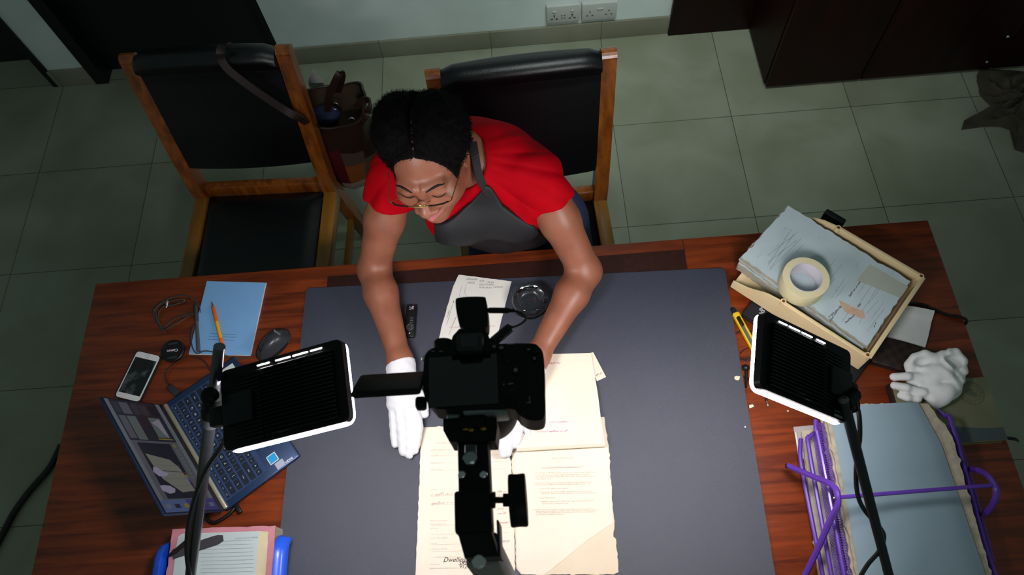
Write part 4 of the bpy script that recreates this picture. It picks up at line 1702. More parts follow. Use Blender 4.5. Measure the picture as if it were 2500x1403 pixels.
# earphones
ER = thing('earphones', 'black wired earphones with one bud beside the edge of the black mat', 'earphones', at(1826, 905, ZT))
z = ZT + .002
W2 = mat('thin_wire', '201a18', .5)


def Z7(x, y):
    return 1780 + x / 4.5265, 740 + y / 4.5265


c = at(*Z7(186, 712), ZT + .010)
MB().ball(c, (.0085, .0085, .0085), 16, 10).build('earbud', BLACKP, ER)
MB().tube([at(*Z7(192, 740), ZT + .007), at(*Z7(192, 840), ZT + .005), at(*Z7(188, 935), ZT + .004)], [.004, .0032, .0022], 8).build('earbud_stem', BLACKP, ER)
for pts in (((85, 330), (130, 300), (200, 298), (262, 318)), ((120, 560), (160, 515), (220, 492), (290, 490)), ((125, 605), (170, 625), (205, 632)), ((205, 632), (260, 610), (300, 600)), ((215, 735), (235, 705), (262, 700), (300, 720)),
            ((205, 820), (240, 850), (300, 858)), ((160, 800), (175, 830), (230, 845))):
    MB().tube(spline([at(*Z7(*k), z) for k in pts], 5), .0011, 5).build('wire', W2, ER)
MB(Matrix.Translation(at(*Z7(206, 632), z))).rbox((0, 0, .001), (.008, .007, .005), .001).build('splitter', GREYP, ER)
a, b = at(*Z7(405, 1050), ZT + .004), at(*Z7(434, 1138), ZT + .004)
MB().tube([a, lerp(a, b, .35)], .003, 8).build('jack_sleeve', BLACKP, ER)
f = lambda t: lerp(a, b, t)
MB().tube([f(.35), f(.5), f(.52), f(.54), f(.7), f(.72), f(.74), f(.9), f(1)], [.0018, .0018, .0013, .0018, .0018, .0013, .0018, .0018, .0008], 8).build('jack', STEEL, ER)

# torn paper scraps
SCRAP = mat('scrap_paper', 'd9d2b4', .8)
for (poly, zz, lab) in ((((60, 810), (85, 800), (122, 808), (112, 845), (88, 852), (60, 835)), ZM, 'small torn paper scrap lying on the right edge of the black mat'),
                        (((222, 1125), (262, 1115), (276, 1140), (225, 1160)), ZT + .0004, 'small torn paper scrap on the wood just beside the mat')):
    tag(MB().sheet([at(*Z7(*k), zz + .0012) for k in poly], .0008).build('paper_scrap', SCRAP), lab, 'paper scrap')
for (k, lab) in (((650, 1190), 'tiny paper crumb on the wood left of the purple rack'), ((178, 1365), 'tiny paper crumb on the mat near its right edge')):
    c = at(*Z7(*k), (ZM if k[0] < 200 else ZT) + .0012)
    tag(MB().sheet([c + np.array([.002 * math.cos(t) * (1 + .4 * math.sin(3 * t)), .002 * math.sin(t), 0]) for t in np.linspace(0, 2 * PI, 8)[:-1]], .0008).build('paper_scrap', SCRAP), lab, 'paper scrap')

# ---------------------------------------------------------------- purple wire rack with document files
def Zp(x, y):
    return 1900 + x / 3.1675, 960 + y / 3.1675


PUR = mat('purple_metal', '5d35a0', .35)
rk = thing('document_rack', 'purple wire mesh document rack holding paper files on the right of the desk', 'rack', at(2200, 1250, ZT))
ztop = .862
YN = .10


def rail(pts, r, name, par=rk):
    return MB().tube(spline(pts, 6), r, 8).build(name, PUR, par)


def ext(p, q):
    """carry the line p-q on to y = YN"""
    t = (YN - q[1]) / (q[1] - p[1]) if abs(q[1] - p[1]) > 1e-6 else 0
    return q + (q - p) * max(0, t)


levels = [(.775, ((176, 350), (170, 480), (205, 690), (345, 1403))), (.812, ((262, 318), (243, 345), (238, 430), (412, 1403))), (.848, ((290, 205), (292, 285), (320, 390), (512, 1403)))]
rails = []
for zlv, px in levels:
    pts = [at(*Zp(*k), zlv) for k in px]
    rails.append(pts)
    rail(pts, .0048, 'side_rail')
# front bar of each tier
MB().tube(spline([at(*Zp(262, 318), .812), at(*Zp(282, 306), .812), at(*Zp(310, 330), .812)], 5), .0042, 8).build('tier_bar', PUR, rk)


# mesh sides between the rails: woven wire as a fine grid of tubes
def mesh_panel(a0, a1, b0, b1, name, step=.0050, r=.0008):
    m = MB()
    La = np.linalg.norm(np.array(a1) - a0)
    Lb = np.linalg.norm(np.array(b0) - a0)
    na, nb = int(La / step), max(2, int(Lb / step))
    def S(u, v):
        return lerp(lerp(a0, a1, u), lerp(b0, b1, u), v)
    for i in range(-nb, na + 1):
        for sgn in (1, -1):
            u0, u1 = i / na, (i + nb) / na
            v0, v1 = 0.0, 1.0
            if u0 < 0:
                v0 = -u0 / (u1 - u0)
                u0 = 0.0
            if u1 > 1:
                v1 = v0 + (1 - v0) * (1 - u0) / (u1 - u0)
                u1 = 1.0
            if u1 <= u0:
                continue
            if sgn > 0:
                m.tube([S(u0, v0), S(u1, v1)], r, 3, cap=False)
            else:
                m.tube([S(u0, 1 - v0), S(u1, 1 - v1)], r, 3, cap=False)
    return m.build(name, PUR, rk)


mesh_panel(at(*Zp(268, 330), .808), at(*Zp(440, 1403), .808), at(*Zp(318, 300), .808), at(*Zp(512, 1403), .808), 'mesh_tray')
mesh_panel(at(*Zp(304, 225), .843), at(*Zp(520, 1403), .843), at(*Zp(350, 225), .8425), at(*Zp(600, 1403), .8425), 'mesh_tray')

# bent leg frame at the left, foot to foot over the top
zap = .925
pts = [at(*Zp(75, 558), .800), at(*Zp(130, 582), .815), at(*Zp(300, 655), .87), at(*Zp(395, 695), .905), at(*Zp(445, 740), .922), at(*Zp(462, 805), zap), at(*Zp(455, 880), .915), at(*Zp(400, 985), .885), at(*Zp(310, 1190), .835), at(*Zp(230, 1360), .795), at(*Zp(205, 1403), .785)]
rail(pts, .0062, 'leg_frame')
capm = mat('black_cap', '111111', .5)
MB().ball(at(*Zp(72, 560), .800), (.006, .006, .006), 10, 6).build('foot_cap', capm, rk)
MB().ball(at(*Zp(433, 808), zap + .005), (.0032, .0032, .0032), 10, 6).build('screw', STEEL, rk)
# right-hand side: rails, mesh and the other leg frame


def Zr(x, y):
    return 2250 + x / 3.48, 1000 + y / 3.48


pts = [at(*Zr(140, 10), .80), at(*Zr(200, 55), .825), at(*Zr(248, 100), .835), at(*Zr(400, 640), .835), at(*Zr(545, 1180), .835), at(*Zr(640, 1420), .835)]
rail(pts, .0048, 'side_rail')
pts = [at(*Zr(285, 185), .80), at(*Zr(430, 640), .80), at(*Zr(605, 1290), .80)]
rail(pts, .0045, 'side_rail')
mesh_panel(at(*Zr(250, 110), .834), at(*Zr(620, 1400), .834), at(*Zr(170, 150), .83), at(*Zr(540, 1390), .83), 'mesh_side')
pts = [at(*Zr(412, 500), .815), at(*Zr(520, 530), .85), at(*Zr(590, 590), .885), at(*Zr(632, 670), .905), at(*Zr(625, 760), .89), at(*Zr(570, 850), .85), at(*Zr(505, 900), .81)]
rail(pts, .0062, 'leg_frame')
a, b = at(*Zp(470, 803), zap - .004), at(*Zr(598, 640), .905)
MB().tube([a, b], .0040, 8).build('cross_bar', PUR, rk)

# files in the rack
BF = mat('blue_file_card', '8296a0', .65, noise=.07, nscale=7, color2='788d96')
OP = mat('old_page_edges', 'b9ae97', .85, noise=.35, nscale=70, bump=.5, bscale=150)
ff = thing('file_folder', 'large pale blue card file with ragged old pages on top of the purple rack', 'folder', at(2200, 1220, .775))
top = [at(2012, 1040, ztop), at(2100, 988, ztop), at(2243, 981, ztop), at(2300, 1075, ztop), at(2345, 1200, ztop), at(2412, 1403, ztop), at(2082, 1403, ztop), at(2075, 1300, ztop), at(2050, 1180, ztop), at(2025, 1090, ztop)]
top[0] = at(2006, 1000, ztop)
a0, a1, b1, b0 = at(2026, 994, ztop), at(2246, 979, ztop), at(2412, 1403, ztop), at(2100, 1403, ztop)
rows = []
for s in np.linspace(0, 1, 24):
    l = lerp(a0, b0, s)
    r_ = lerp(a1, b1, s) + np.array([.004 * math.sin(PI * s), 0, 0])
    r_ = np.array([np.interp(s, (0, .2, .5, 1), [p[k] for p in (at(2243, 981, ztop), at(2298, 1078, ztop), at(2345, 1212, ztop), at(2408, 1403, ztop))]) for k in range(3)])
    rows.append([lerp(l, r_, t) + np.array([0, 0, .004 * math.sin(PI * t) - .006 * max(0, abs(t - .5) * 2 - .8) * 3 + .0012 * math.sin(5 * s + 2 * t)]) for t in np.linspace(0, 1, 20)])
P = np.array(rows)
MB().grid(P, t=.0010).build('cover', BF, ff)
for i, (dz, ex, mt_) in enumerate(((.0085, .004, OP), (.016, .009, OP), (.0235, .005, OP), (.031, .011, OP), (.0385, .006, OP))):
    q = [a0 + np.array([-ex * .6 - .004, ex * .5 + .008, -dz]), at(2294, 984, ztop) + np.array([ex * .4 - .020, ex * .6, -dz]), at(2330, 1062, ztop) + np.array([ex * .4 - .002, 0, -dz]), at(2424, 1403, ztop) + np.array([ex * .4, 0, -dz]), b0 + np.array([-ex * .6 - .002, 0, -dz])]
    MB().sheet(ragged(q, .008, .0008, .002), .0062).build('pages', mt_, ff)
lowf = thing('paper_stack', 'ragged old cream papers in the lower tier of the purple rack', 'paper stack', at(1980, 1250, .757))
for i in range(4):
    zz = .760 + .004 * i
    q = [at(*Zp(178 + 2 * i, 290 + 5 * i), zz), at(*Zp(300, 275), zz), at(*Zp(480, 1403), zz), at(*Zp(310 + 4 * i, 1403), zz)]
    MB().sheet(ragged(q, .007, .0009, .002), .0032).build('sheet', mat('old_page_pale', 'bfb5a0', .85, noise=.25, nscale=60), lowf)
CLR = mat('clear_sleeve', 'e8ecec', .15, alpha=.28)
q = [at(*Zp(116, 258), .7555), at(*Zp(280, 245), .7555), at(*Zp(300, 520), .7555), at(*Zp(165, 500), .7555)]
tag(MB().sheet(q, .0006).build('plastic_sleeve', CLR), 'clear plastic sleeve corner under the papers of the purple rack', 'plastic sleeve')
q = [at(*Zp(128, 300), .7575), at(*Zp(138, 298), .7575), at(*Zp(172, 490), .7575), at(*Zp(215, 730), .7575), at(*Zp(200, 720), .7575), at(*Zp(152, 470), .7575)]
tag(MB().sheet(q, .0008).build('paper_sheet', WHITEP), 'white paper edge poking out beside the purple rack rails', 'paper')
# ---------------------------------------------------------------- the two lit panels on their stands
GLOW = bpy.data.materials.new('lit_diffuser')
GLOW.use_nodes = True
nt = GLOW.node_tree
nt.nodes.remove(nt.nodes['Principled BSDF'])
em = nt.nodes.new('ShaderNodeEmission')
em.inputs[0].default_value = (1.0, .955, .985, 1)
em.inputs[1].default_value = PANEL_STRENGTH
nt.links.new(em.outputs[0], nt.nodes['Material Output'].inputs[0])
RIGB = mat('rig_black', '050506', .5, spec=.2)
HOUS = mat('housing_black', '08090a', .45, spec=.25)
HOUS2 = mat('housing_dark', '0d1112', .45, spec=.3)
STAND = mat('stand_black_metal', '1c1d20', .25, .3)
CHROME = mat('stand_tube', '26272a', .22, .0, spec=.9)


def light_panel(label, px, deps, mirror):
    c = [atd(a, b, d) for (a, b), d in zip(px, deps)]
    cen = sum(c) / 4
    u = (c[1] - c[0] + c[2] - c[3]) / 2
    v = (c[0] - c[3] + c[1] - c[2]) / 2
    W, H = np.linalg.norm(u), np.linalg.norm(v)
    n = np.cross(u, v)
    T = frame(cen, u, n)
    r = thing('studio_light', label, 'light', cen - np.array([0, 0, .05]), 'lit panels over the desk')
    MB(T).rbox((0, 0, -.003), (W - .004, H - .004, .006), .014, vert_only=True, seg=5, smooth=False).build('diffuser', GLOW, r)
    k = -1 if mirror else 1
    mg = .0075
    m = MB(T)
    m.rbox((k * .0008, .0006, .0075), (W - .0036, H - .0072, .013), .010, vert_only=True, seg=4, smooth=False)
    hs = m.build('housing', HOUS, r)
    # cooling fins run along the long side, lower over the outer third
    m = MB(T)
    nf = 18
    for i in range(nf):
        y = (i / (nf - 1) - .5) * (H - .032) - .003
        a, b = -.14 * W, W / 2 - .016
        m.rbox((k * (a + b) / 2, y, .0175), (b - a, .0030, .009), .001, seg=1, smooth=False)
        a2, b2 = -W / 2 + .012, -.15 * W
        z_ = lambda x: .0175 - .0065 * (-.14 * W - x) / (.35 * W)
        m.tube([(k * a2, y, z_(a2)), (k * b2, y, z_(b2))], .0024, 6)
    m.build('cooling_fins', HOUS, hs)
    m = MB(T).rbox((k * (-W / 2 + .034), -.002, .019), (.052, H * .36, .009), .003)
    m.build('rear_plate', HOUS2, hs)
    # light shows through the slots along the upper edge
    m = MB(T)
    for a, b in ((-.18, -.08), (-.03, .09), (.11, .23), (.25, .34)):
        m.rbox((k * W * (a + b) / 2, H / 2 - .0098, .0142), (W * (b - a), .0015, .0006), .0007, vert_only=True, smooth=False)
    m.rbox((k * -W * .015, H / 2 - .019, .0165), (.007, .0022, .0006), .0010, vert_only=True, smooth=False)
    m.build('lit_slots', GLOW, r)
    return r, T, W, H, k


LPX = [(545, 908), (850, 823), (864, 1037), (563, 1111)]
pa, TA, WA, HA, _ = light_panel('lit flat light panel seen from behind above the open navy laptop', LPX, (1.129, 1.083, 1.040, 1.087), False)
RPX = [(1843, 753), (2066, 862), (2052, 1040), (1839, 957)]
pb, TBp, WB, HB, kB = light_panel('lit flat light panel seen from behind between the cream tray and purple rack', RPX, (1.123, 1.215, 1.168, 1.077), True)
MB(TBp).rbox((WB / 2 - .026, -HB / 2 + .0125, .0145), (.030, .010, .0006), .001).build('label_sticker', mat('label_grey', '6f7674', .5), pb)
# brackets
m = MB(TA).rbox((-WA / 2 - .006, -.006, .010), (.024, .030, .020), .004)
m.build('bracket', HOUS2, pa)
m = MB(TBp).rbox((WB / 2 + .004, -.012, .006), (.022, .046, .026), .006)
m.build('bracket', HOUS2, pb)

# left stand
p1, p2 = at(465, 1403, .95), at(516, 1003, 1.33)
dv = p2 - p1
st = thing('light_stand', 'leaning metal light stand that carries the light panel over the navy laptop', 'stand', (*(p1 - dv * (p1[2] - 0) / dv[2])[:2], 0))
foot = p1 - dv * ((p1[2] - .02) / dv[2])
topl = p1 + dv * 1.30
MB().tube([p1 - dv * .9, p2 - dv * .02], .0098, 14).build('pole', CHROME, st)
MB().tube([foot, p1 - dv * .88], .0125, 14).build('lower_pole', STAND, st)
MB().tube([p2, topl], .0085, 14).build('upper_pole', CHROME, st)
MB().tube([foot - dv / np.linalg.norm(dv) * .02, foot + dv / np.linalg.norm(dv) * .03], .018, 12).build('rubber_foot', BLK, st)
d_ = dv / np.linalg.norm(dv)
m = MB().tube([p2 - d_ * .030, p2 - d_ * .012], .0135, 14)
m.build('collar', mat('collar_grey', '55575b', .35, .5), st)
MB().tube([p2 - d_ * .010, p2 + d_ * .036], .0150, 14).build('clamp', RIGB, st)
side = TA.to_3x3() @ Vector((1, 0, 0))
q0 = p2 + d_ * .016
q1 = np.array(TA @ Vector((-WA / 2 + .002, -.006, .012)))
MB().tube([q0, q1], .0085, 12).build('arm', RIGB, st)
kb = at(512, 966, 1.395)
MB().tube([p2 + d_ * .03, kb], .006, 10).build('knob_neck', RIGB, st)
MB().ball(kb, (.0135, .0135, .0125), 18, 12).build('knob', RIGB, st)
MB().ball(at(518, 1012, 1.352), (.004, .004, .004), 10, 8).build('bolt', STEEL, st)
cb = [np.array(TA @ Vector((-WA / 2 + .018, -HA / 2 + .045, .016))), at(545, 1083, 1.335), at(510, 1135, 1.27), at(488, 1182, 1.215), at(472, 1230, 1.165), at(459, 1290, 1.10), at(456, 1350, 1.035), at(463, 1400, .975), at(480, 1430, .93)]
MB().tube(spline(cb, 8), .0042, 7).build('cable', BLK, st)
# right stand
p1, p2 = at(2170, 1403, .95), at(2068, 1010, 1.27)
dv = p2 - p1
d_ = dv / np.linalg.norm(dv)
st = thing('light_stand', 'leaning black light stand that crosses over the purple rack and blue file', 'stand', (*(p1 - dv * (p1[2] - 0) / dv[2])[:2], 0))
foot = p1 - dv * ((p1[2] - .02) / dv[2])
MB().tube([p1 - dv * .5, p2 + d_ * .03], .0085, 14).build('pole', STAND, st)
MB().tube([foot, p1 - dv * .48], .011, 14).build('lower_pole', STAND, st)
MB().tube([foot - d_ * .02, foot + d_ * .03], .017, 12).build('rubber_foot', BLK, st)
kb = at(2077, 988, 1.265)
tip = np.array([kb[0], kb[1], kb[2]])
n_ = np.array(CPOS - kb)
n_ = n_ / np.linalg.norm(n_) * .4 + np.array([.3, -.2, .6])
MB(frame(kb, (1, 0, 0), n_)).lathe([(.012, -.012), (.014, -.004), (.0125, .006), (.006, .011), (.001, .0115)], n=20).build('knob', RIGB, st)
m = MB(frame(kb, (1, 0, 0), n_))
for i in (-1, 0, 1):
    m.tube([(i * .0055, -.007, .0105), (i * .0055, .007, .0105)], .0012, 5)
m.build('knob_ribs', mat('knob_grey', '4c4d52', .4), st)
MB().tube([p2 + d_ * .02, at(2080, 965, 1.262), np.array(TBp @ Vector((WB / 2 - .004, -.010, .004)))], [.012, .014, .012], 12).build('clamp', RIGB, st)
cb = [at(2092, 992, 1.25), at(2098, 1020, 1.235), at(2099, 1070, 1.19), at(2093, 1112, 1.16), at(2090, 1170, 1.11), at(2096, 1215, 1.085), at(2113, 1248, 1.07), at(2150, 1290, 1.045), at(2158, 1315, 1.02), at(2146, 1345, .995), at(2120, 1375, .97), at(2098, 1410, .95)]
MB().tube(spline(cb, 8), .0040, 7).build('cable', BLK, st)

# ---------------------------------------------------------------- the copy camera looking down on the document
zcam = 1.620
cr = at(1183, 925, zcam)
TC = Matrix.Translation(Vector(cr)) @ rotz(math.radians(-.6))
K = 2124.0


def cl(px, py, z=0.0):
    """camera-body coordinates of a pixel on the camera's back, raised by z"""
    p = at(px, py, zcam + z)
    q = TC.inverted() @ Vector(p)
    return np.array([q[0], q[1], z])


CBODY = mat('camera_black', '050506', .5, spec=.22, bump=.2, bscale=700)
CGLOSS = mat('camera_screen', '07080a', .12, coat=.4)
CPRINT = mat('camera_print', '5a6460', .5)
dc = thing('camera', 'black camera with swung-out screen mounted high over the document facing down', 'camera', (cr[0], cr[1], zcam - .20))
m = MB(TC)
o = [cl(1042, 858), cl(1062, 846), cl(1110, 842), cl(1200, 838), cl(1292, 836), cl(1316, 845), cl(1328, 872), cl(1330, 960), cl(1330, 1010), cl(1318, 1024), cl(1290, 1024), cl(1268, 1012), cl(1240, 996), cl(1080, 998), cl(1050, 985), cl(1033, 955), cl(1034, 880)]
poly = [(p[0], p[1]) for p in spline(o, 4, True)]
m.prism(poly, -.042, -.002)
ob = m.build('body', CBODY, dc)
bv = ob.modifiers.new('b', 'BEVEL')
bv.width, bv.segments, bv.limit_method = .006, 3, 'ANGLE'
# hand grip and lens below
g = [cl(1282, 845, -.04), cl(1322, 858, -.04), cl(1330, 940, -.04), cl(1326, 1015, -.04), cl(1285, 1012, -.04), cl(1276, 930, -.04)]
m = MB(TC).prism([(p[0], p[1]) for p in spline(g, 4, True)], -.072, -.038)
ob = m.build('hand_grip', CBODY, dc)
bv = ob.modifiers.new('b', 'BEVEL')
bv.width, bv.segments, bv.limit_method = .008, 3, 'ANGLE'
MB(TC).lathe([(.033, -.042), (.035, -.048), (.036, -.090), (.0365, -.095), (.036, -.13), (.034, -.14), (.030, -.14), (.028, -.12), (.001, -.118)][::-1], (-.004, -.002, 0), 36).build('lens', RIGB, dc)
# fixed rear panel, recess, buttons
a, b = cl(1046, 872), cl(1218, 985)
MB(TC).rbox(((a[0] + b[0]) / 2, (a[1] + b[1]) / 2, -.0012), (b[0] - a[0], a[1] - b[1], .003), .003).build('screen_recess', CGLOSS, dc)
m = MB(TC)
for (px, py, r_) in ((1237, 877, .0055), (1259, 903, .0050), (1247, 940, .0135), (1247, 940, .0060), (1231, 975, .0035), (1252, 979, .0035), (1291, 855, .0032), (1306, 859, .0030), (1304, 874, .0030), (1223, 849, .0040), (1205, 848, .0040)):
    p = cl(px, py)
    m.lathe([(r_, -.003), (r_, .0012 + (.0008 if r_ < .01 else 0)), (r_ * .85, .0020 + (.0008 if r_ < .01 else 0)), (.0005, .0020 + (.0008 if r_ < .01 else 0))], (p[0], p[1], -.0016), 20)
m.build('buttons', CBODY, dc)
m = MB(TC)
for (px, py, w_, h_) in ((1057, 858, .004, .0010), (1077, 858, .0045, .0010), (1259, 903, .004, .004), (1247, 937, .006, .0012), (1230, 939, .0015, .002), (1291, 853, .004, .0014), (1305, 875, .0025, .003), (1206, 846, .004, .003), (1224, 849, .0045, .003), (1247, 840, .008, .0012),
                        (1291, 983, .005, .001), (1293, 975, .001, .007)):
    p = cl(px, py)
    m.rbox((p[0], p[1], .0012), (w_, h_, .0005), .0004, seg=1, smooth=False)
m.build('printed_marks', CPRINT, dc)
# viewfinder hump, dial at the left, hot shoe
a, b = cl(1096, 838, .012), cl(1199, 852, .012)
cx, wx = (a[0] + b[0]) / 2, b[0] - a[0]
yv = a[1]
hp = [(-.5, -.012), (-.5, .000), (-.42, .012), (-.27, .020), (.27, .020), (.42, .012), (.5, .000), (.5, -.012)]
m = MB(TC).prism([(cx + wx * x, yv + y) for x, y in hp], -.045, .006)
ob = m.build('viewfinder_hump', CBODY, dc)
bv = ob.modifiers.new('b', 'BEVEL')
bv.width, bv.segments, bv.limit_method = .006, 3, 'ANGLE'
MB(TC).rbox((cx, yv - .001, .010), (wx * .66, .024, .014), .005).build('eyecup', BLK, dc)
MB(TC).rbox((cx, yv - .001, .0165), (.020, .014, .003), .001).build('eyepiece_glass', CGLOSS, dc)
p = cl(1082, 838, -.015)
MB(TC @ Matrix.Translation((p[0], p[1] - .004, -.016)) @ Matrix.Rotation(-PI / 2, 4, 'X')).lathe([(.0115, -.006), (.0115, .006), (.0105, .0075), (.001, .0075)], n=24).build('mode_dial', CBODY, dc)
# strap lug and hinge
MB(TC).rbox(cl(1028, 985, -.012), (.012, .014, .016), .003).build('screen_hinge', RIGB, dc)
MB(TC).rbox(cl(1035, 874, -.015), (.006, .008, .006), .002).build('strap_lug', STEEL, dc)
# swung-out screen
a = cl(948, 934, .0)
MS = TC @ Matrix.Translation((a[0], a[1], -.006)) @ Matrix.Rotation(math.radians(-48), 4, 'X') @ rotz(.0)
m = MB(MS).rbox((0, 0, 0), (.0800, .0535, .0095), .004)
m.build('swing_screen', RIGB, dc)

# bracket plate under the camera
PLG = mat('plate_grey', '6b7676', .4, .3)
a, b = cl(1130, 1000, -.010), cl(1240, 1000, -.010)
MB(TC).rbox(((a[0] + b[0]) / 2, a[1] - .0025, -.028), (b[0] - a[0], .006, .042), .003).build('mount_plate', PLG, dc)

# wireless receiver on the hot shoe, with its coiled lead
zr_ = -.020
a, b = cl(1112, 727, zr_ + .02), cl(1190, 797, zr_ + .02)
rv = thing('wireless_receiver', 'small black wireless receiver on top of the camera with a coiled lead', 'receiver', TC @ Vector(((a[0] + b[0]) / 2, (a[1] + b[1]) / 2, zr_ - .012)))
o = [cl(1112, 738, 0), cl(1122, 726, 0), cl(1178, 724, 0), cl(1187, 735, 0), cl(1191, 790, 0), cl(1180, 800, 0), cl(1130, 800, 0), cl(1120, 788, 0)]
m = MB(TC).prism([(p[0], p[1]) for p in spline(o, 4, True)], -.024, .0)
ob = m.build('case', CBODY, rv)
bv = ob.modifiers.new('b', 'BEVEL')
bv.width, bv.segments, bv.limit_method = .004, 2, 'ANGLE'
p = cl(1156, 805, 0)
MB(TC).rbox((p[0], p[1] + .004, -.013), (.028, .022, .016), .003).build('shoe_foot', RIGB, rv)
a, b = cl(1186, 757, -.01), cl(1256, 758, -.01)
MB(TC).tube([a, lerp(a, b, .1), lerp(a, b, .12), lerp(a, b, .80), lerp(a, b, .82), b], [.0028, .0028, .0037, .0037, .0026, .0022], 10).build('jack', RIGB, rv)
c = [cl(1256, 758, -.01), cl(1272, 764, -.01), cl(1284, 776, -.012), cl(1278, 786, -.014), cl(1263, 795, -.016), cl(1250, 799, -.018)]
coil = []
e0, e1 = cl(1245, 800, -.020), cl(1204, 834, -.022)
ax = (e1 - e0) / np.linalg.norm(e1 - e0)
s1 = np.cross(ax, (0, 0, 1))
for i in range(8 * 11 + 1):
    t = i / 88
    ang = 2 * PI * i / 8
    coil.append(lerp(e0, e1, t) + (s1 * math.cos(ang) + np.array([0, 0, 1]) * math.sin(ang)) * .0052)
MB(TC).tube([*spline(c, 5), *coil, cl(1202, 842, -.022)], .0016, 6).build('coiled_lead', BLK, rv)

# head, arm and column that carry the camera
tp = thing('camera_stand', 'black geared stand head and grey column holding the camera over the desk', 'stand', (-.07, -.10, 0))
zs = zcam - .020


def ws(px, py, z):
    return at(px, py, z)


def bar(px0, py0, px1, py1, z, th, name, m_=RIGB, r=.003, par=tp):
    a, b = ws(px0, py0, z), ws(px1, py1, z)
    return MB(Matrix.Translation((0, 0, z - th / 2))).rbox(((a[0] + b[0]) / 2, (a[1] + b[1]) / 2, 0), (abs(b[0] - a[0]), abs(a[1] - b[1]), th), r).build(name, m_, par)


a, b = ws(1092, 1004, zs - .004), ws(1128, 1022, zs - .004)
bar(1090, 1006, 1128, 1020, zs, .030, 'clamp_jaw', PLG)
o = [ws(1082, 1022, zs), ws(1212, 1018, zs), ws(1214, 1040, zs), ws(1210, 1076, zs), ws(1098, 1078, zs), ws(1082, 1050, zs)]
m = MB().prism([(p[0], p[1]) for p in o], zs - .042, zs)
ob = m.build('clamp', RIGB, tp)
bv = ob.modifiers.new('b', 'BEVEL')
bv.width, bv.segments, bv.limit_method = .003, 2, 'ANGLE'
BRASS = mat('brass', '8a6a24', .35, .9)
m = MB()
for (px, py) in ((1136, 1045), (1150, 1048), (1180, 1045)):
    p = ws(px, py, zs + .001)
    m.ball(p, (.004, .003, .002), 10, 6)
m.build('screw', BRASS, tp)
bar(1120, 1010, 1185, 1040, zs + .006, .012, 'lock_lever')
bar(1116, 1066, 1197, 1200, zs - .004, .034, 'neck', RIGB)
m = MB()
p = ws(1150, 1088, zs)
q = ws(1149, 1120, zs)
m.tube([p, q], .0075, 10)
m.build('bolt_shaft', GREYP, tp)
p2_ = ws(1148, 1118, zs + .004)
MB(Matrix.Translation(p2_)).lathe([(.0085, -.006), (.0085, .004), (.006, .006), (.001, .006)], n=6).build('hex_bolt', mat('bolt_grey', '8f9a98', .3, .9), tp)
m = MB()
for px in (1128, 1180):
    m.ball(ws(px, 1158, zs + .0), (.0048, .0048, .003), 12, 8)
m.build('bolt', STEEL, tp)
bar(1108, 1198, 1200, 1296, zs + .004, .040, 'gear_box', RIGB)
a, b = ws(1200, 1220, zs - .012), ws(1246, 1220, zs - .012)
MB().tube([a, lerp(a, b, .2), lerp(a, b, .22), lerp(a, b, .6), lerp(a, b, .62), b], [.009, .009, .0035, .0035, .0072, .0072], 12).build('knob_shaft', RIGB, tp)
c = lerp(ws(1246, 1220, zs - .012), ws(1284, 1221, zs - .012), .5)
hw = (ws(1286, 1220, zs)[0] - ws(1244, 1220, zs)[0]) / 2
hr = (ws(1265, 1154, zs)[1] - ws(1265, 1286, zs)[1]) / 2
MB(Matrix.Translation(c) @ Matrix.Rotation(PI / 2, 4, 'Y')).lathe([(hr * .96, -hw), (hr, -hw * .8), (hr * .98, 0), (hr, hw * .8), (hr * .96, hw), (hr * .5, hw), (.001, hw * .9)], n=40).build('knob', RIGB, tp)
o = [ws(1116, 1294, zs), ws(1199, 1294, zs), ws(1217, 1358, zs), ws(1134, 1361, zs)]
MB().prism([(p[0], p[1]) for p in o], zs - .045, zs).build('base_block', HOUS, tp)
a, b = ws(1214, 1270, zs - .01), ws(1216, 1360, zs - .01)
MB(Matrix.Translation((0, 0, zs - .03))).rbox(((a[0] + b[0]) / 2 + .001, (a[1] + b[1]) / 2, 0), (.0024, a[1] - b[1], .05), .0008).build('side_plate', HOUS2, tp)
m = MB()
p = ws(1170, 1370, zs - .005)
m.tube([ws(1169, 1352, zs - .004), p], .0035, 8)
m.lathe([(.008, -.004), (.008, .004), (.006, .006), (.001, .006)], p, 8)
m.build('lock_bolt', STEEL, tp)
TUBE = mat('column_grey', '7c7d78', .4, .4)
a = ws(1176, 1340, zs - .045)
e = np.array([-.035, -.045, .0])
dv = e - a
m = MB(frame(lerp(a, e, .5), (1, 0, .0), dv))
m.rbox((0, 0, 0), (.036, .036, np.linalg.norm(dv)), .003)
m.build('column', TUBE, tp)
for ang in (PI * 1.0, PI * 1.5, 0):
    d = np.array([math.cos(ang), math.sin(ang), 0])
    MB().tube([e + d * .02 + np.array([0, 0, .20]), e + d * .36 + np.array([0, 0, .012])], .011, 10).build('leg', STAND, tp)
# ---------------------------------------------------------------- the seated person, as smooth implicit surfaces
def cap(P, a, b, ra, rb=None):
    rb = ra if rb is None else rb
    a, b = np.asarray(a, float), np.asarray(b, float)
    ba = b - a
    t = np.clip(((P - a) @ ba) / (ba @ ba), 0, 1)
    return np.linalg.norm(P - a - t[:, None] * ba, axis=1) - (ra + (rb - ra) * t)


def ell(P, c, r, R=None):
    q = P - np.asarray(c, float)
    if R is not None:
        q = q @ R
    r = np.asarray(r, float)
    k0 = np.linalg.norm(q / r, axis=1)
    k1 = np.linalg.norm(q / (r * r), axis=1) + 1e-9
    return k0 * (k0 - 1) / k1


def smin(a, b, k):
    h = np.maximum(k - np.abs(a - b), 0) / k
    return np.minimum(a, b) - h * h * k * .25


def smax(a, b, k):
    return -smin(-a, -b, k)


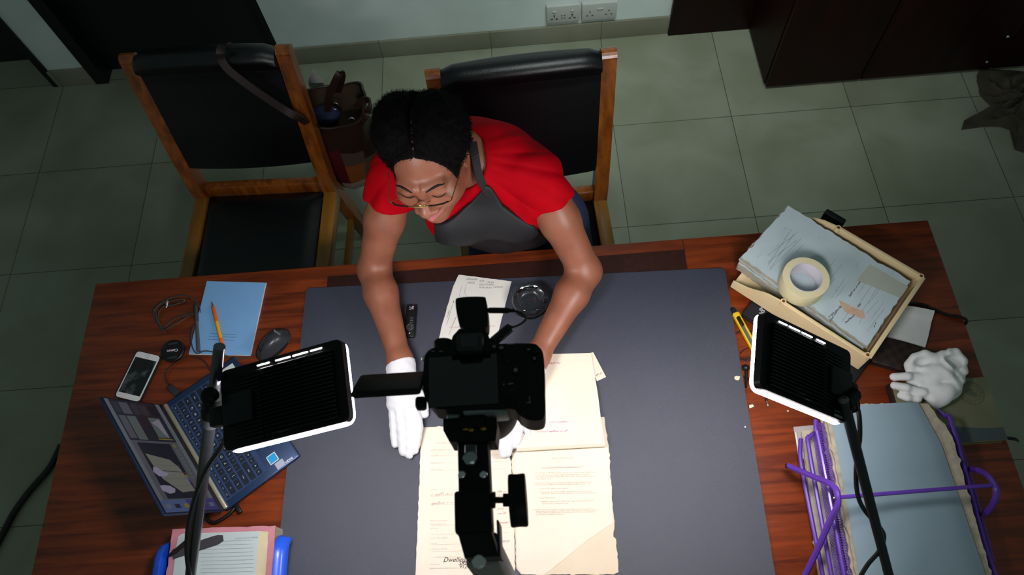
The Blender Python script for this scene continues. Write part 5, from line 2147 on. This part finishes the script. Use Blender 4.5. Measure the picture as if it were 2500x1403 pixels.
def surface(sdf, lo, hi, h, slack=1.6):
    lo, hi = np.array(lo, float), np.array(hi, float)
    B = 12
    n = (np.ceil((hi - lo) / h / B).astype(int)) * B
    nb = n // B
    V = np.ones(tuple(n), np.float32)
    gi = np.stack(np.meshgrid(*[np.arange(k) for k in nb], indexing='ij'), -1).reshape(-1, 3)
    cen = lo + (gi * B + (B - 1) / 2) * h
    d = sdf(cen)
    rad = h * B * .87 * slack
    ins = np.where(d < -rad)[0]
    for k in ins:
        i, j, l = gi[k] * B
        V[i:i + B, j:j + B, l:l + B] = -1
    act = np.where(np.abs(d) <= rad)[0]
    off = np.stack(np.meshgrid(*[np.arange(B)] * 3, indexing='ij'), -1).reshape(-1, 3)
    for s in range(0, len(act), 160):
        idx = act[s:s + 160]
        pts = (gi[idx][:, None, :] * B + off[None]).reshape(-1, 3)
        val = sdf(lo + pts * h)
        V[pts[:, 0], pts[:, 1], pts[:, 2]] = val
    S = V < 0
    c = [S[i:n[0] - 1 + i, j:n[1] - 1 + j, k:n[2] - 1 + k] for i in (0, 1) for j in (0, 1) for k in (0, 1)]
    allb = c[0].copy()
    anyb = c[0].copy()
    for q in c[1:]:
        allb &= q
        anyb |= q
    cells = np.argwhere(anyb & ~allb)
    ids = np.full(tuple(n), -1, np.int32)
    ids[cells[:, 0], cells[:, 1], cells[:, 2]] = np.arange(len(cells))
    acc = np.zeros((len(cells), 3))
    cnt = np.zeros(len(cells))
    corners = [(i, j, k) for i in (0, 1) for j in (0, 1) for k in (0, 1)]
    for a in range(8):
        for b in range(a + 1, 8):
            ca, cb_ = np.array(corners[a]), np.array(corners[b])
            if np.abs(ca - cb_).sum() != 1:
                continue
            A_, B_ = cells + ca, cells + cb_
            va, vb = V[A_[:, 0], A_[:, 1], A_[:, 2]], V[B_[:, 0], B_[:, 1], B_[:, 2]]
            m = (va < 0) != (vb < 0)
            t = np.where(m, va / np.where(m, va - vb, 1), 0)
            acc[m] += (ca + (cb_ - ca) * t[:, None])[m]
            cnt[m] += 1
    vert = lo + (cells + acc / cnt[:, None]) * h
    faces = []
    for ax in range(3):
        u, v = (ax + 1) % 3, (ax + 2) % 3
        sl0 = [slice(0, n[k]) for k in range(3)]
        sl1 = list(sl0)
        sl0[ax] = slice(0, n[ax] - 1)
        sl1[ax] = slice(1, n[ax])
        d_ = S[tuple(sl0)] != S[tuple(sl1)]
        e = np.argwhere(d_)
        e = e[(e[:, u] > 0) & (e[:, v] > 0)]
        sgn = S[e[:, 0], e[:, 1], e[:, 2]]
        eu, ev = np.zeros(3, int), np.zeros(3, int)
        eu[u], ev[v] = 1, 1
        q = [ids[tuple((e - x).T)] for x in (eu * 0, eu, eu + ev, ev)]
        Q = np.stack(q, 1)
        ok = (Q >= 0).all(1)
        Q, sgn = Q[ok], sgn[ok]
        Q[~sgn] = Q[~sgn][:, ::-1]
        faces.append(Q)
    return vert, np.vstack(faces)


def smooth_verts(v, f, it, lam=.5):
    for _ in range(it):
        acc = np.zeros_like(v)
        cnt = np.zeros(len(v))
        for a, b in ((0, 1), (1, 2), (2, 3), (3, 0)):
            np.add.at(acc, f[:, a], v[f[:, b]])
            np.add.at(acc, f[:, b], v[f[:, a]])
            np.add.at(cnt, f[:, a], 1)
            np.add.at(cnt, f[:, b], 1)
        v = v * (1 - lam) + lam * acc / np.maximum(cnt, 1)[:, None]
    return v


def sdf_obj(name, sdf, lo, hi, h, mats, parent=None, attr=None, it=1, facemat=None):
    v, f = surface(sdf, lo, hi, h)
    if it:
        v = smooth_verts(v, f, it)
    m = MB()
    m.v = v.tolist()
    m.f = f.tolist()
    mi = facemat(v[f].mean(1)).tolist() if facemat else [0] * len(f)
    m.m = mi
    m.s = [True] * len(f)
    o = m.build(name, mats, parent, autosmooth=180)
    if attr:
        for an, fn in attr.items():
            off = np.array(parent['_o']) if parent is not None else np.array(o['_o'])
            me = o.data
            at_ = me.attributes.new(an, 'FLOAT', 'POINT')
            co = np.zeros(len(me.vertices) * 3, np.float32)
            me.vertices.foreach_get('co', co)
            at_.data.foreach_set('value', np.asarray(fn(co.reshape(-1, 3) + off), np.float32))
    return o


def eul(a, b, c):
    ca, sa, cb_, sb, cc, sc2 = math.cos(a), math.sin(a), math.cos(b), math.sin(b), math.cos(c), math.sin(c)
    X = np.array([[1, 0, 0], [0, ca, -sa], [0, sa, ca]])
    Z = np.array([[cb_, -sb, 0], [sb, cb_, 0], [0, 0, 1]])
    Y = np.array([[cc, 0, sc2], [0, 1, 0], [-sc2, 0, cc]])
    return Z @ X @ Y


HC = np.array([-.2010, .9300, 1.1640])
HS = .967
HR = eul(math.radians(0.5), math.radians(-8.2), math.radians(-6.8))


def hl(P):
    """world points to head space"""
    return ((P - HC) @ HR) / HS


def hw_(p):
    return HC + HR @ (np.asarray(p, float) * HS)


def sdf_head(P):
    q = hl(P)
    x = np.abs(q[:, 0])
    qs = q.copy()
    qs[:, 0] = x
    d = ell(q, (0, .018, .038), (.0785, .093, .090))
    d = smin(d, ell(q, (0, -.028, -.036), (.0680, .066, .086)), .03)
    d = smin(d, ell(qs, (.036, .0, -.058), (.034, .045, .035)), .03)
    d = smin(d, ell(q, (0, -.070, -.104), (.026, .022, .020)), .03)
    d = smin(d, ell(qs, (.043, -.060, -.028), (.028, .026, .027)), .022)
    d = smin(d, cap(qs, (.010, -.087, .022), (.044, -.074, .022), .010, .008), .018)
    # eye hollows, lids over the eyeballs
    d = smax(d, -ell(qs, (.032, -.106, .001), (.019, .018, .012)), .014)
    d = smin(d, ell(qs, (.0335, -.0735, -.002), (.0165, .0150, .0125)), .006)
    # nose
    d = smin(d, cap(q, (0, -.086, .012), (0, -.106, -.034), .0075, .011), .012)
    d = smin(d, ell(q, (0, -.109, -.038), (.0155, .0125, .0120)), .008)
    d = smin(d, ell(qs, (.0180, -.098, -.041), (.0105, .0125, .0090)), .006)
    d = smax(d, -ell(qs, (.0070, -.107, -.049), (.0042, .006, .0050)), .003)
    # lips, slightly smiling
    lip = cap(qs, (0, -.0985, -.0630), (.0300, -.0830, -.0570), .0075, .0035)
    lip = smin(lip, cap(qs, (0, -.0975, -.0750), (.0255, -.0850, -.0640), .0090, .0045), .004)
    d = smin(d, lip, .006)
    d = smax(d, -cap(qs, (0, -.1085, -.0685), (.0270, -.0920, -.0600), .0022, .0014), .003)
    # ears
    e = ell(qs, (.0790, .012, -.006), (.0105, .019, .030))
    e = smax(e, -ell(qs, (.0875, .006, -.003), (.006, .010, .018)), .005)
    d = smin(d, e, .006)
    return d * HS


def lips_mask(P):
    q = hl(P)
    q[:, 0] = np.abs(q[:, 0])
    lip = np.minimum(cap(q, (0, -.0985, -.0630), (.0300, -.0830, -.0570), .0075, .0035), cap(q, (0, -.0975, -.0750), (.0255, -.0850, -.0640), .0090, .0045))
    return np.clip(1 - (lip + .0005) / .0018, 0, 1) * (q[:, 1] < -.078)


# joints
shR, shL = at(962, 428, 1.025), at(1312, 428, 1.025)
elR, elL = at(913, 655, .806), at(1428, 662, .806)
wrR, wrL = at(977, 880, .787), at(1312, 868, .790)
C7 = np.array([-.135, 1.035, 1.075])
chest = np.array([-.100, 1.035, .93])
hip = np.array([.000, 1.150, .57])
knR, knL = np.array([-.125, .70, .53]), np.array([.125, .70, .53])
anR, anL = np.array([-.125, .72, .10]), np.array([.125, .72, .10])
neck0 = hw_((0, .028, -.075))


def sdf_arm(P, s, e, w, k=1.0):
    m1 = lerp(s, e, .45)
    d = cap(P, s, m1, .050 * k, .0465 * k)
    d = smin(d, cap(P, m1, e, .0465 * k, .0385 * k), .02)
    m2 = lerp(e, w, .28) + np.array([0, 0, .004])
    d = smin(d, cap(P, e, m2, .0375 * k, .0400 * k), .025)
    d = smin(d, cap(P, m2, w, .0400 * k, .0255 * k), .02)
    return d


def sdf_torso(P):
    Rl = eul(math.radians(10), 0, math.radians(-8))
    d = ell(P, chest + [0, .01, 0], (.150, .105, .165), Rl)
    d = smin(d, ell(P, lerp(chest, hip, .55), (.140, .105, .15), Rl), .06)
    d = smin(d, ell(P, hip + [-.012, 0, 0], (.155, .125, .115)), .08)
    d = smin(d, cap(P, shR + [.01, .012, -.006], C7 + [-.02, .004, -.060], .052, .066), .05)
    d = smin(d, cap(P, shL + [-.012, .012, -.008], C7 + [.02, .004, -.060], .052, .066), .05)
    d = smin(d, ell(P, [-.055, 1.012, .805], (.135, .080, .11)), .05)
    for s in (-1, 1):
        d = smin(d, ell(P, chest + [s * .070, -.085, -.015], (.068, .060, .066)), .04)
    return d


def sdf_neck(P):
    return cap(P, C7 + [.0, -.01, -.02], neck0, .052, .050)


# hands: fingers as polylines of (pixel x, pixel y, height)
FR = [[(1008, 990, .785), (1021, 1040, .778), (1016, 1078, .770), (1012, 1098, .766)],
      [(993, 985, .787), (1002, 1048, .781), (1001, 1090, .772), (999, 1110, .766)],
      [(975, 985, .786), (981, 1048, .780), (983, 1085, .771), (984, 1103, .766)],
      [(960, 985, .782), (962, 1040, .776), (964, 1070, .769), (966, 1084, .766)],
      [(1005, 940, .784), (1024, 965, .778), (1034, 992, .770), (1037, 1010, .766)]]
FL = [[(1228, 985, .788), (1227, 1045, .784), (1226, 1085, .774), (1228, 1108, .769)],
      [(1246, 985, .790), (1244, 1045, .786), (1241, 1085, .775), (1240, 1104, .769)],
      [(1266, 985, .789), (1266, 1040, .784), (1262, 1070, .775), (1259, 1085, .769)],
      [(1286, 985, .784), (1289, 1020, .780), (1288, 1042, .774), (1287, 1054, .770)],
      [(1240, 955, .788), (1214, 985, .780), (1202, 1008, .773), (1198, 1022, .769)]]
RADF = [.0098, .0100, .0098, .0088, .0108]


def hand_pts(F):
    return [[at(x, y, z) for x, y, z in f] for f in F]


HRp, HLp = hand_pts(FR), hand_pts(FL)


def sdf_hand(P, F, w, g=0.0):
    d = cap(P, w, lerp(F[1][0], F[2][0], .5) * .6 + w * .4, .0265 + g, .024 + g)
    for i in range(4):
        d = smin(d, cap(P, w, F[i][0], .019 + g, .0125 + g), .022)
    for i in range(5):
        f = F[i]
        r = RADF[i] + g
        d2 = cap(P, f[0], f[1], r * 1.12, r * 1.02)
        d2 = np.minimum(d2, cap(P, f[1], f[2], r * 1.02, r * .94))
        d2 = np.minimum(d2, cap(P, f[2], f[3], r * .94, r * .80))
        d = smin(d, d2, .0045 if i < 4 else .010)
    return d


def sdf_body(P):
    d = sdf_head(P)
    d = smin(d, sdf_neck(P), .022)
    t = sdf_torso(P)
    d = smin(d, t, .03)
    d = smin(d, sdf_arm(P, shR, elR, wrR), .02)
    d = smin(d, sdf_arm(P, shL, elL, wrL), .02)
    d = smin(d, sdf_hand(P, HRp, wrR, -.0012), .015)
    d = smin(d, sdf_hand(P, HLp, wrL, -.0012), .015)
    for s, kn, an in ((-1, knR, anR), (1, knL, anL)):
        h_ = hip + [s * .085, -.02, -.03]
        d = smin(d, cap(P, h_, kn, .082, .056), .04)
        d = smin(d, cap(P, kn, an + [0, .005, 0], .054, .034), .02)
        d = smin(d, cap(P, an + [0, .02, -.055], an + [0, -.13, -.07], .032, .026), .03)
    return d


SKIN = bpy.data.materials.new('skin')
SKIN.use_nodes = True
nt = SKIN.node_tree
b = nt.nodes['Principled BSDF']
at_n = nt.nodes.new('ShaderNodeAttribute')
at_n.attribute_name = 'lips'
mx = nt.nodes.new('ShaderNodeMix')
mx.data_type = 'RGBA'
ns = nt.nodes.new('ShaderNodeTexNoise')
ns.inputs['Scale'].default_value = 24
ns.inputs['Detail'].default_value = 5
tc = nt.nodes.new('ShaderNodeTexCoord')
nt.links.new(tc.outputs['Object'], ns.inputs['Vector'])
rp = nt.nodes.new('ShaderNodeValToRGB')
rp.color_ramp.elements[0].position, rp.color_ramp.elements[1].position = .3, .7
rp.color_ramp.elements[0].color = lin('804c36')
rp.color_ramp.elements[1].color = lin('935a42')
nt.links.new(ns.outputs[0], rp.inputs[0])
nt.links.new(rp.outputs[0], mx.inputs[6])
mx.inputs[7].default_value = lin('b0606a')
nt.links.new(at_n.outputs['Fac'], mx.inputs[0])
nt.links.new(mx.outputs[2], b.inputs['Base Color'])
b.inputs['Roughness'].default_value = .50
b.inputs['Subsurface Weight'].default_value = .12
b.inputs['Subsurface Radius'].default_value = (.012, .005, .003)
b.inputs['Coat Weight'].default_value = .05
b.inputs['Coat Roughness'].default_value = .3
n2 = nt.nodes.new('ShaderNodeTexNoise')
n2.inputs['Scale'].default_value = 900
nt.links.new(tc.outputs['Object'], n2.inputs['Vector'])
bp = nt.nodes.new('ShaderNodeBump')
bp.inputs['Strength'].default_value = .12
bp.inputs['Distance'].default_value = .001
nt.links.new(n2.outputs[0], bp.inputs['Height'])
nt.links.new(bp.outputs[0], b.inputs['Normal'])

person = thing('person', 'person in red top and black apron with white gloves leaning over the open document', 'person', (.0, 1.0, 0.0))
sdf_obj('body', sdf_body, (-.48, .33, -.01), (.26, 1.33, 1.31), .0032, SKIN, person, attr={'lips': lips_mask}, it=1)


# hair in two puffs with a parting
def wob(q, f, s=0.0):
    return np.sin(q[:, 0] * f + s) * np.sin(q[:, 1] * f * 1.1 + 1.7 * s) * np.sin(q[:, 2] * f * .93 + .6 + s)


def sdf_hair(P):
    q = hl(P)
    qs = q.copy()
    qs[:, 0] = np.abs(q[:, 0])
    d = ell(q, (0, .028, .046), (.0865, .096, .090))
    d = smin(d, ell(qs, (.042, .026, .092), (.055, .074, .060)), .02)
    d = smin(d, ell(qs, (.046, .035, .050), (.049, .070, .062)), .03)
    # hairline: keep clear of the face
    face = ell(q, (0, -.135, -.020), (.120, .115, .157)) + .0015 * np.sin(q[:, 0] * 320) * np.sin(q[:, 2] * 270)
    d = smax(d, -face, .012)
    low = -(q[:, 2] + .008 + .9 * np.clip(q[:, 1], 0, .06))
    d = smax(d, low, .02)
    part = np.abs(q[:, 0] + .004 * np.sin(q[:, 1] * 30)) - .0034
    part = np.maximum(part, -(q[:, 2] - .075))
    d = smax(d, -(part), .006)
    d = d + .0030 * wob(q, 95) + .0018 * wob(q, 210, 1.0) + .0012 * wob(q, 380, 2.0)
    return d * HS


HAIR = mat('hair_black', '060505', .85, spec=.12, bump=.8, bscale=420)
hv, hf = surface(sdf_hair, HC - .2, HC + .2, .0030)
hm = MB()
hm.v, hm.f, hm.m, hm.s = hv.tolist(), hf.tolist(), [0] * len(hf), [True] * len(hf)
# short coils standing out of the surface
pick = rng.choice(len(hf), 9000, replace=False)
fc = hv[hf].mean(1)
fn = np.cross(hv[hf[:, 2]] - hv[hf[:, 0]], hv[hf[:, 3]] - hv[hf[:, 1]])
fn /= np.linalg.norm(fn, axis=1, keepdims=True) + 1e-9
for k in pick:
    c, n_ = fc[k], fn[k]
    t1 = np.cross(n_, rng.normal(size=3))
    t1 /= np.linalg.norm(t1) + 1e-9
    t2 = np.cross(n_, t1)
    L = rng.uniform(.003, .0085) * (1.0 if hl(c[None])[0, 1] > -.05 else .6)
    r_ = rng.uniform(.0008, .0018)
    ph = rng.uniform(0, 6.28)
    pts = [c + n_ * (L * s - .001) + (t1 * math.cos(ph + 5 * s) + t2 * math.sin(ph + 5 * s)) * r_ * s for s in (0, .33, .66, 1)]
    hm.tube(pts, .00028, 3, cap=False)
hm.build('hair', HAIR, person, autosmooth=180)
# finer hair along the hairline and the dark of the scalp under it


def sdf_cap_(P):
    q = hl(P)
    d = sdf_head(P) / HS - .0022
    face = ell(q, (0, -.135, -.024), (.118, .112, .152)) + .0012 * np.sin(q[:, 0] * 420) * np.sin(q[:, 2] * 370)
    d = smax(d, -face, .006)
    low = -(q[:, 2] + .012 + .9 * np.clip(q[:, 1], 0, .06))
    d = np.maximum(d, low)
    d = np.maximum(d, -np.maximum(np.abs(q[:, 0] + .004 * np.sin(q[:, 1] * 30)) - .0016, -(q[:, 2] - .075)))
    qs = np.abs(q[:, 0])
    d = np.maximum(d, -(ell(np.stack([qs, q[:, 1], q[:, 2]], 1), (.085, .012, -.006), (.018, .024, .034))))
    return d * HS


sv, sf = surface(sdf_cap_, HC - .16, HC + .16, .0030)
sm_ = MB()
sm_.v, sm_.f, sm_.m, sm_.s = sv.tolist(), sf.tolist(), [0] * len(sf), [True] * len(sf)
fc = sv[sf].mean(1)
fn = np.cross(sv[sf[:, 2]] - sv[sf[:, 0]], sv[sf[:, 3]] - sv[sf[:, 1]])
fn /= np.linalg.norm(fn, axis=1, keepdims=True) + 1e-9
front = np.where(hl(fc)[:, 1] < -.01)[0]
for k in rng.choice(front, min(len(front), 3500), replace=False):
    c, n_ = fc[k], fn[k]
    t1 = np.cross(n_, rng.normal(size=3))
    t1 /= np.linalg.norm(t1) + 1e-9
    L = rng.uniform(.002, .0055)
    sm_.tube([c - n_ * .0005, c + n_ * L * .5 + t1 * L * .3, c + n_ * L * .7 + t1 * L * .8], .00025, 3, cap=False)
sm_.build('scalp_hair', mat('scalp_dark', '080606', .85, spec=.15, bump=.9, bscale=600), person, autosmooth=180)

# brows and closed lashes
BROW = mat('brow_dark', '150e0c', .8)


def face_chain(pts, r, name):
    """a thin strip that follows the face surface through head-space points"""
    P = np.array([hw_(p) for p in spline([np.array(p) for p in pts], 6)])
    fwd = HR @ np.array([0, 1.0, 0])
    out = []
    for p in P:
        c = p - fwd * .03
        for _ in range(24):
            d = sdf_head(c[None])[0]
            if d < .0004:
                break
            c = c + fwd * d * .8
        out.append(c)
    rr = [r * (.35 + .65 * math.sin(PI * min(1, max(0, (i + .8) / len(out))))) for i in range(len(out))]
    return MB().tube(out, rr, 7).build(name, BROW, person)


for s in (-1, 1):
    face_chain([(s * .015, -.1, .0225), (s * .028, -.1, .0265), (s * .043, -.09, .0275), (s * .053, -.085, .0240)], .0028, 'eyebrow')
    face_chain([(s * .020, -.1, -.0045), (s * .028, -.1, -.0085), (s * .038, -.1, -.0085), (s * .049, -.09, -.0030)], .0015, 'eyelashes')


# red top
def sdf_top(P):
    f = .0016 * np.sin(P[:, 0] * 60 + P[:, 2] * 35 + 2 * np.sin(P[:, 1] * 30)) + .0014 * np.sin(P[:, 1] * 90 - P[:, 0] * 45)
    d = sdf_torso(P) - .010
    for s_, e_ in ((shR, elR), (shL, elL)):
        a = cap(P, s_ + [0, .0, 0], lerp(s_, e_, .52), .0570, .0590)
        ax = (e_ - s_) / np.linalg.norm(e_ - s_)
        cut = (P - lerp(s_, e_, .27)) @ ax
        a = np.maximum(a, cut)
        
        d = smin(d, a, .025)
    for s_, e_ in ((shR, elR), (shL, elL)):
        r_ = P - (C7 + [0, -.03, -.02])
        ang_ = np.arctan2(r_[:, 1] + .35 * r_[:, 2], r_[:, 0])
        w_ = np.exp(-(np.linalg.norm(P - lerp(s_, e_, .02) - [0, -.03, 0], axis=1) / .11) ** 2)
        d = d - .0060 * w_ * (np.abs(np.sin(ang_ * 12 + 14 * r_[:, 2])) ** .7 - .6)
    d = d + f
    # open neck, hem
    d = smax(d, -cap(P, C7 + [-.008, -.030, -.01], neck0 + [-.005, -.05, .05], .066, .075), .008)
    d = smax(d, .60 - P[:, 2], .01)
    return d


RED = mat('red_fabric', 'a80010', .75, noise=.1, nscale=30, bump=.25, bscale=900, spec=.08)
sdf_obj('red_top', sdf_top, (-.42, .80, .58), (.20, 1.25, 1.20), .0034, RED, person)


# black apron: bib on the chest with neck straps


def hit_torso(px, py, off=.014):
    d = ray(px, py)
    d = d / np.linalg.norm(d)
    p = CPOS + d * 1.0
    for _ in range(60):
        s_ = sdf_torso(p[None])[0] - off
        if s_ < .0004:
            return p
        p = p + d * max(s_, .0004) * .8
        if p[2] < .7:
            break
    return None


def poly_sd(P2, poly):
    poly = np.asarray(poly)
    d = np.full(len(P2), 1e9)
    ins = np.zeros(len(P2), bool)
    n = len(poly)
    for i in range(n):
        a, b = poly[i], poly[(i + 1) % n]
        e = b - a
        t = np.clip(((P2 - a) @ e) / (e @ e), 0, 1)
        d = np.minimum(d, np.linalg.norm(P2 - a - t[:, None] * e, axis=1))
        c = (a[1] > P2[:, 1]) != (b[1] > P2[:, 1])
        xx = a[0] + (P2[:, 1] - a[1]) / np.where(abs(b[1] - a[1]) < 1e-9, 1e-9, b[1] - a[1]) * e[0]
        ins ^= c & (P2[:, 0] < xx)
    return np.where(ins, -d, d)


bibpx = [(1186, 452), (1150, 495), (1105, 530), (1058, 545), (1062, 578), (1070, 612), (1120, 640), (1250, 645), (1352, 618), (1338, 590), (1305, 550), (1262, 528), (1225, 498), (1200, 458)]
bib = []
for a in bibpx:
    p = hit_torso(*a)
    if p is None:
        p = aty(a[0], a[1], .90)
    bib.append((p[0], p[2]))
zb_ = min(p[1] for p in bib)
# the apron goes on down to the lap
bib = [(x, z if k not in (5, 6, 7, 8) else .63) for k, (x, z) in enumerate(bib)]


def bib_region(P):
    return poly_sd(P[:, [0, 2]], bib)


def sdf_apron(P):
    d = sdf_torso(P) - .0175 + .0018 * np.sin(P[:, 0] * 55 - P[:, 2] * 30)
    d = np.maximum(d, -(sdf_torso(P) - .0095))
    d = np.maximum(d, bib_region(P))
    d = np.maximum(d, P[:, 1] - 1.06)
    d = np.maximum(d, .62 - P[:, 2])
    return d


APR = mat('black_apron_fabric', '17171a', .6, bump=.25, bscale=900, noise=.15, nscale=20)
sdf_obj('apron', sdf_apron, (-.30, .78, .60), (.22, 1.10, 1.05), .0034, APR, person)


def on_torso(p, off=.016):
    """push a point out to the clothes over the torso"""
    p = np.array(p, float)
    for _ in range(30):
        d = min(sdf_torso(p[None])[0], sdf_neck(p[None])[0] + .004)
        e = 1e-3
        g = np.array([min(sdf_torso((p + e * k)[None])[0], sdf_neck((p + e * k)[None])[0] + .004) - d for k in np.eye(3)]) / e
        g /= np.linalg.norm(g) + 1e-9
        p = p + g * (off - d) * .8
    return p


for pts in ([(1195, 462, 1.02), (1172, 425, 1.06), (1156, 385, 1.09), (1150, 350, 1.11)], [(1068, 545, 1.0), (1040, 520, 1.02), (1020, 480, 1.05)]):
    P_ = [on_torso(at(*k)) for k in pts]
    MB().strip(spline(P_, 5), (.6, .75, .1), .020, .0022).build('apron_strap', APR, person)


# jeans and shoes
def sdf_jeans(P):
    d = ell(P, hip + [-.012, 0, 0], (.166, .140, .128)) 
    for s, kn, an in ((-1, knR, anR), (1, knL, anL)):
        h_ = hip + [s * .085, -.02, -.03]
        d = smin(d, cap(P, h_, kn, .094, .068), .04)
        d = smin(d, cap(P, kn, an + [0, .005, .02], .066, .050), .02)
    return smax(d, P[:, 2] - .66, .01)


sdf_obj('jeans', sdf_jeans, (-.30, .58, .03), (.30, 1.34, .72), .007, mat('denim', '2c3a5c', .8, noise=.2, nscale=60), person)
for s, an in ((-1, anR), (1, anL)):
    sdf_obj('shoe', lambda P, an=an: np.maximum(smin(cap(P, an + [0, .02, -.05], an + [0, -.13, -.065], .040, .034), cap(P, an + [0, .02, -.05], an + [0, .02, -.02], .040), .02), .004 - P[:, 2]),
            an + [-.06, -.19, -.105], an + [.06, .08, .05], .005, BLACKP, person)


# gloves
def sdf_glove(P, F, w, e, off):
    d = sdf_hand(P, F, w, .0022)
    ax = (e - w) / np.linalg.norm(e - w)
    cuff = cap(P, w - ax * .02, w + ax * .025, .0285, .0315)
    d = smin(d, cuff, .012)
    d = d + .0009 * np.sin(P[:, 0] * 210 + P[:, 1] * 130) * np.sin(P[:, 1] * 170)
    return np.maximum(d, (P - (w + ax * off)) @ ax)


GLV = mat('white_glove_cotton', 'd6d5d8', .9, bump=.35, bscale=1100, sheen=.2)
for F, w, e, off in ((HRp, wrR, elR, -.006), (HLp, wrL, elL, -.022)):
    q = np.array([p for f in F for p in f] + [w, w + (e - w) * .2])
    o = sdf_obj('glove', lambda P: sdf_glove(P, F, w, e, off), q.min(0) - .045, q.max(0) + .045, .0020, GLV, person)

# eyeglasses resting low on the nose
GOLD = mat('gold_metal', 'b89a62', .25, 1.0)
TORT = mat('dark_rim', '1c0f0c', .25)
eg = thing('eyeglasses', 'thin gold framed glasses low on the nose of the person in red', 'glasses', hw_((0, -.12, -.03)))
gy, gz = -.123, -.011
rims, lens = MB(), MB()
for s in (-1, 1):
    loop = []
    for x, z in ((.012, .006), (.020, .014), (.055, .014), (.065, .008), (.062, -.014), (.050, -.026), (.026, -.027), (.014, -.018)):
        loop.append(hw_((s * x, gy + .14 * x * x / .06 - .95 * (z - .014), gz + .010 + z * .85)))
    q = spline(loop, 4, True)
    rims.tube(q, .0010, 6, closed=True)
    lens.add(q, [list(range(len(q)))], 0)
yb_ = lambda x, z: (x, gy + .14 * x * x / .06 - .95 * (z - .014), gz + .010 + z * .85)
rims.tube([hw_(yb_(x, z)) for x, z in ((-.014, .004), (-.006, .009), (.006, .009), (.014, .004))], .0013, 6)
rims.tube([hw_(yb_(x, z)) for x, z in ((-.024, .0155), (0, .0175), (.024, .0155))], .0014, 6)
fr_o = rims.build('frame', GOLD, eg)
for s in (-1, 1):
    MB().tube([hw_(yb_(s * x, z)) for x, z in ((.022, .0152), (.038, .0156), (.052, .0152), (.062, .009))], .0020, 6).build('brow_bar', TORT, fr_o)
lo_ = lens.build('lens', mat('lens_glass', 'ffffff', .0, alpha=.08), eg)
for s in (-1, 1):
    MB().tube([hw_(p) for p in spline([np.array(k) for k in (np.array(yb_(s * .0655, .009)) + [0, .001, 0], (s * .0670, -.108, gz + .019), (s * .071, -.090, gz + .020), (s * .0795, -.040, gz + .026), (s * .0815, .005, gz + .030), (s * .080, .030, gz + .012))], 5)], .0011, 6).build('temple', GOLD, eg)


# crumpled gloves on the diary
def zz5(x, y, z):
    return at(*Z5(x, y), z)


g0 = ZT + .030
FG = [([(302, 737), (430, 733), (620, 745)], .0088, .022), ([(308, 815), (420, 838), (570, 878)], .0086, .022), ([(365, 905), (430, 925), (520, 935)], .0080, .016), ([(450, 775), (540, 800)], .0075, .016)]


RID = [(((600, 742, .020), (700, 722, .030), (800, 735, .034), (870, 790, .026)), .0085),
       (((610, 830, .018), (720, 860, .026), (810, 850, .030), (880, 780, .026)), .0085),
       (((560, 890, .012), (660, 930, .018), (760, 900, .024), (850, 840, .022)), .0085),
       (((690, 990, .008), (735, 940, .014), (800, 880, .022)), .0085),
       (((450, 690, .010), (445, 630, .016), (500, 565, .024), (590, 535, .030), (670, 570, .030), (700, 640, .024)), .0080),
       (((530, 600, .018), (580, 640, .026), (610, 700, .022)), .0070),
       (((700, 600, .022), (770, 540, .032), (850, 520, .034), (915, 600, .030), (910, 690, .024), (880, 770, .020)), .0085),
       (((700, 640, .020), (770, 690, .036), (800, 620, .040), (840, 590, .036)), .0075),
       (((760, 620, .030), (850, 660, .030), (905, 660, .026)), .0070),
       (((640, 760, .022), (690, 690, .030), (750, 660, .034)), .0070)]


def sdf_crumple(P):
    d = ell(P, zz5(720, 830, g0 + .008), (.046, .036, .018))
    d = smin(d, ell(P, zz5(700, 660, g0 + .008), (.058, .030, .020)), .02)
    d = smin(d, ell(P, zz5(560, 650, g0 + .006), (.030, .026, .014)), .012)
    for pts, r_ in RID:
        p3 = [zz5(x, y, g0 + z) for x, y, z in pts]
        for a, b in zip(p3[:-1], p3[1:]):
            d = smin(d, cap(P, a, b, r_ * .95), .015)
    for pts, r_, zz in FG:
        for a, b in zip(pts[:-1], pts[1:]):
            d = smin(d, cap(P, zz5(*a, g0 + zz - .006), zz5(*b, g0 + zz), r_, r_ * 1.1), .006)
    q = P + .006 * np.sin(P[:, [1, 2, 0]] * 60 + 1.3)
    d = d + .0012 * np.sin(q[:, 0] * 150 + q[:, 1] * 110 + 3 * np.sin(q[:, 2] * 70 + q[:, 0] * 40)) * np.clip((q[:, 0] - zz5(560, 700, g0)[0]) / .03, 0, 1)
    d = smax(d, -ell(P, zz5(850, 600, g0 + .042), (.020, .016, .016)), .006)
    d = smax(d, -ell(P, zz5(560, 600, g0 + .034), (.016, .010, .014)), .006)
    return smax(d, g0 - .0015 - P[:, 2], .002)


q = np.array([zz5(280, 480, g0), zz5(960, 480, g0), zz5(280, 1010, g0), zz5(960, 1010, g0)])
lo, hi = q.min(0) - .04, q.max(0) + .04
hi[2] += .06
o = sdf_obj('cotton_gloves', sdf_crumple, lo, hi, .0022, COT, None, it=1)
tag(o, 'crumpled white cotton gloves lying on top of the olive diary', 'gloves')
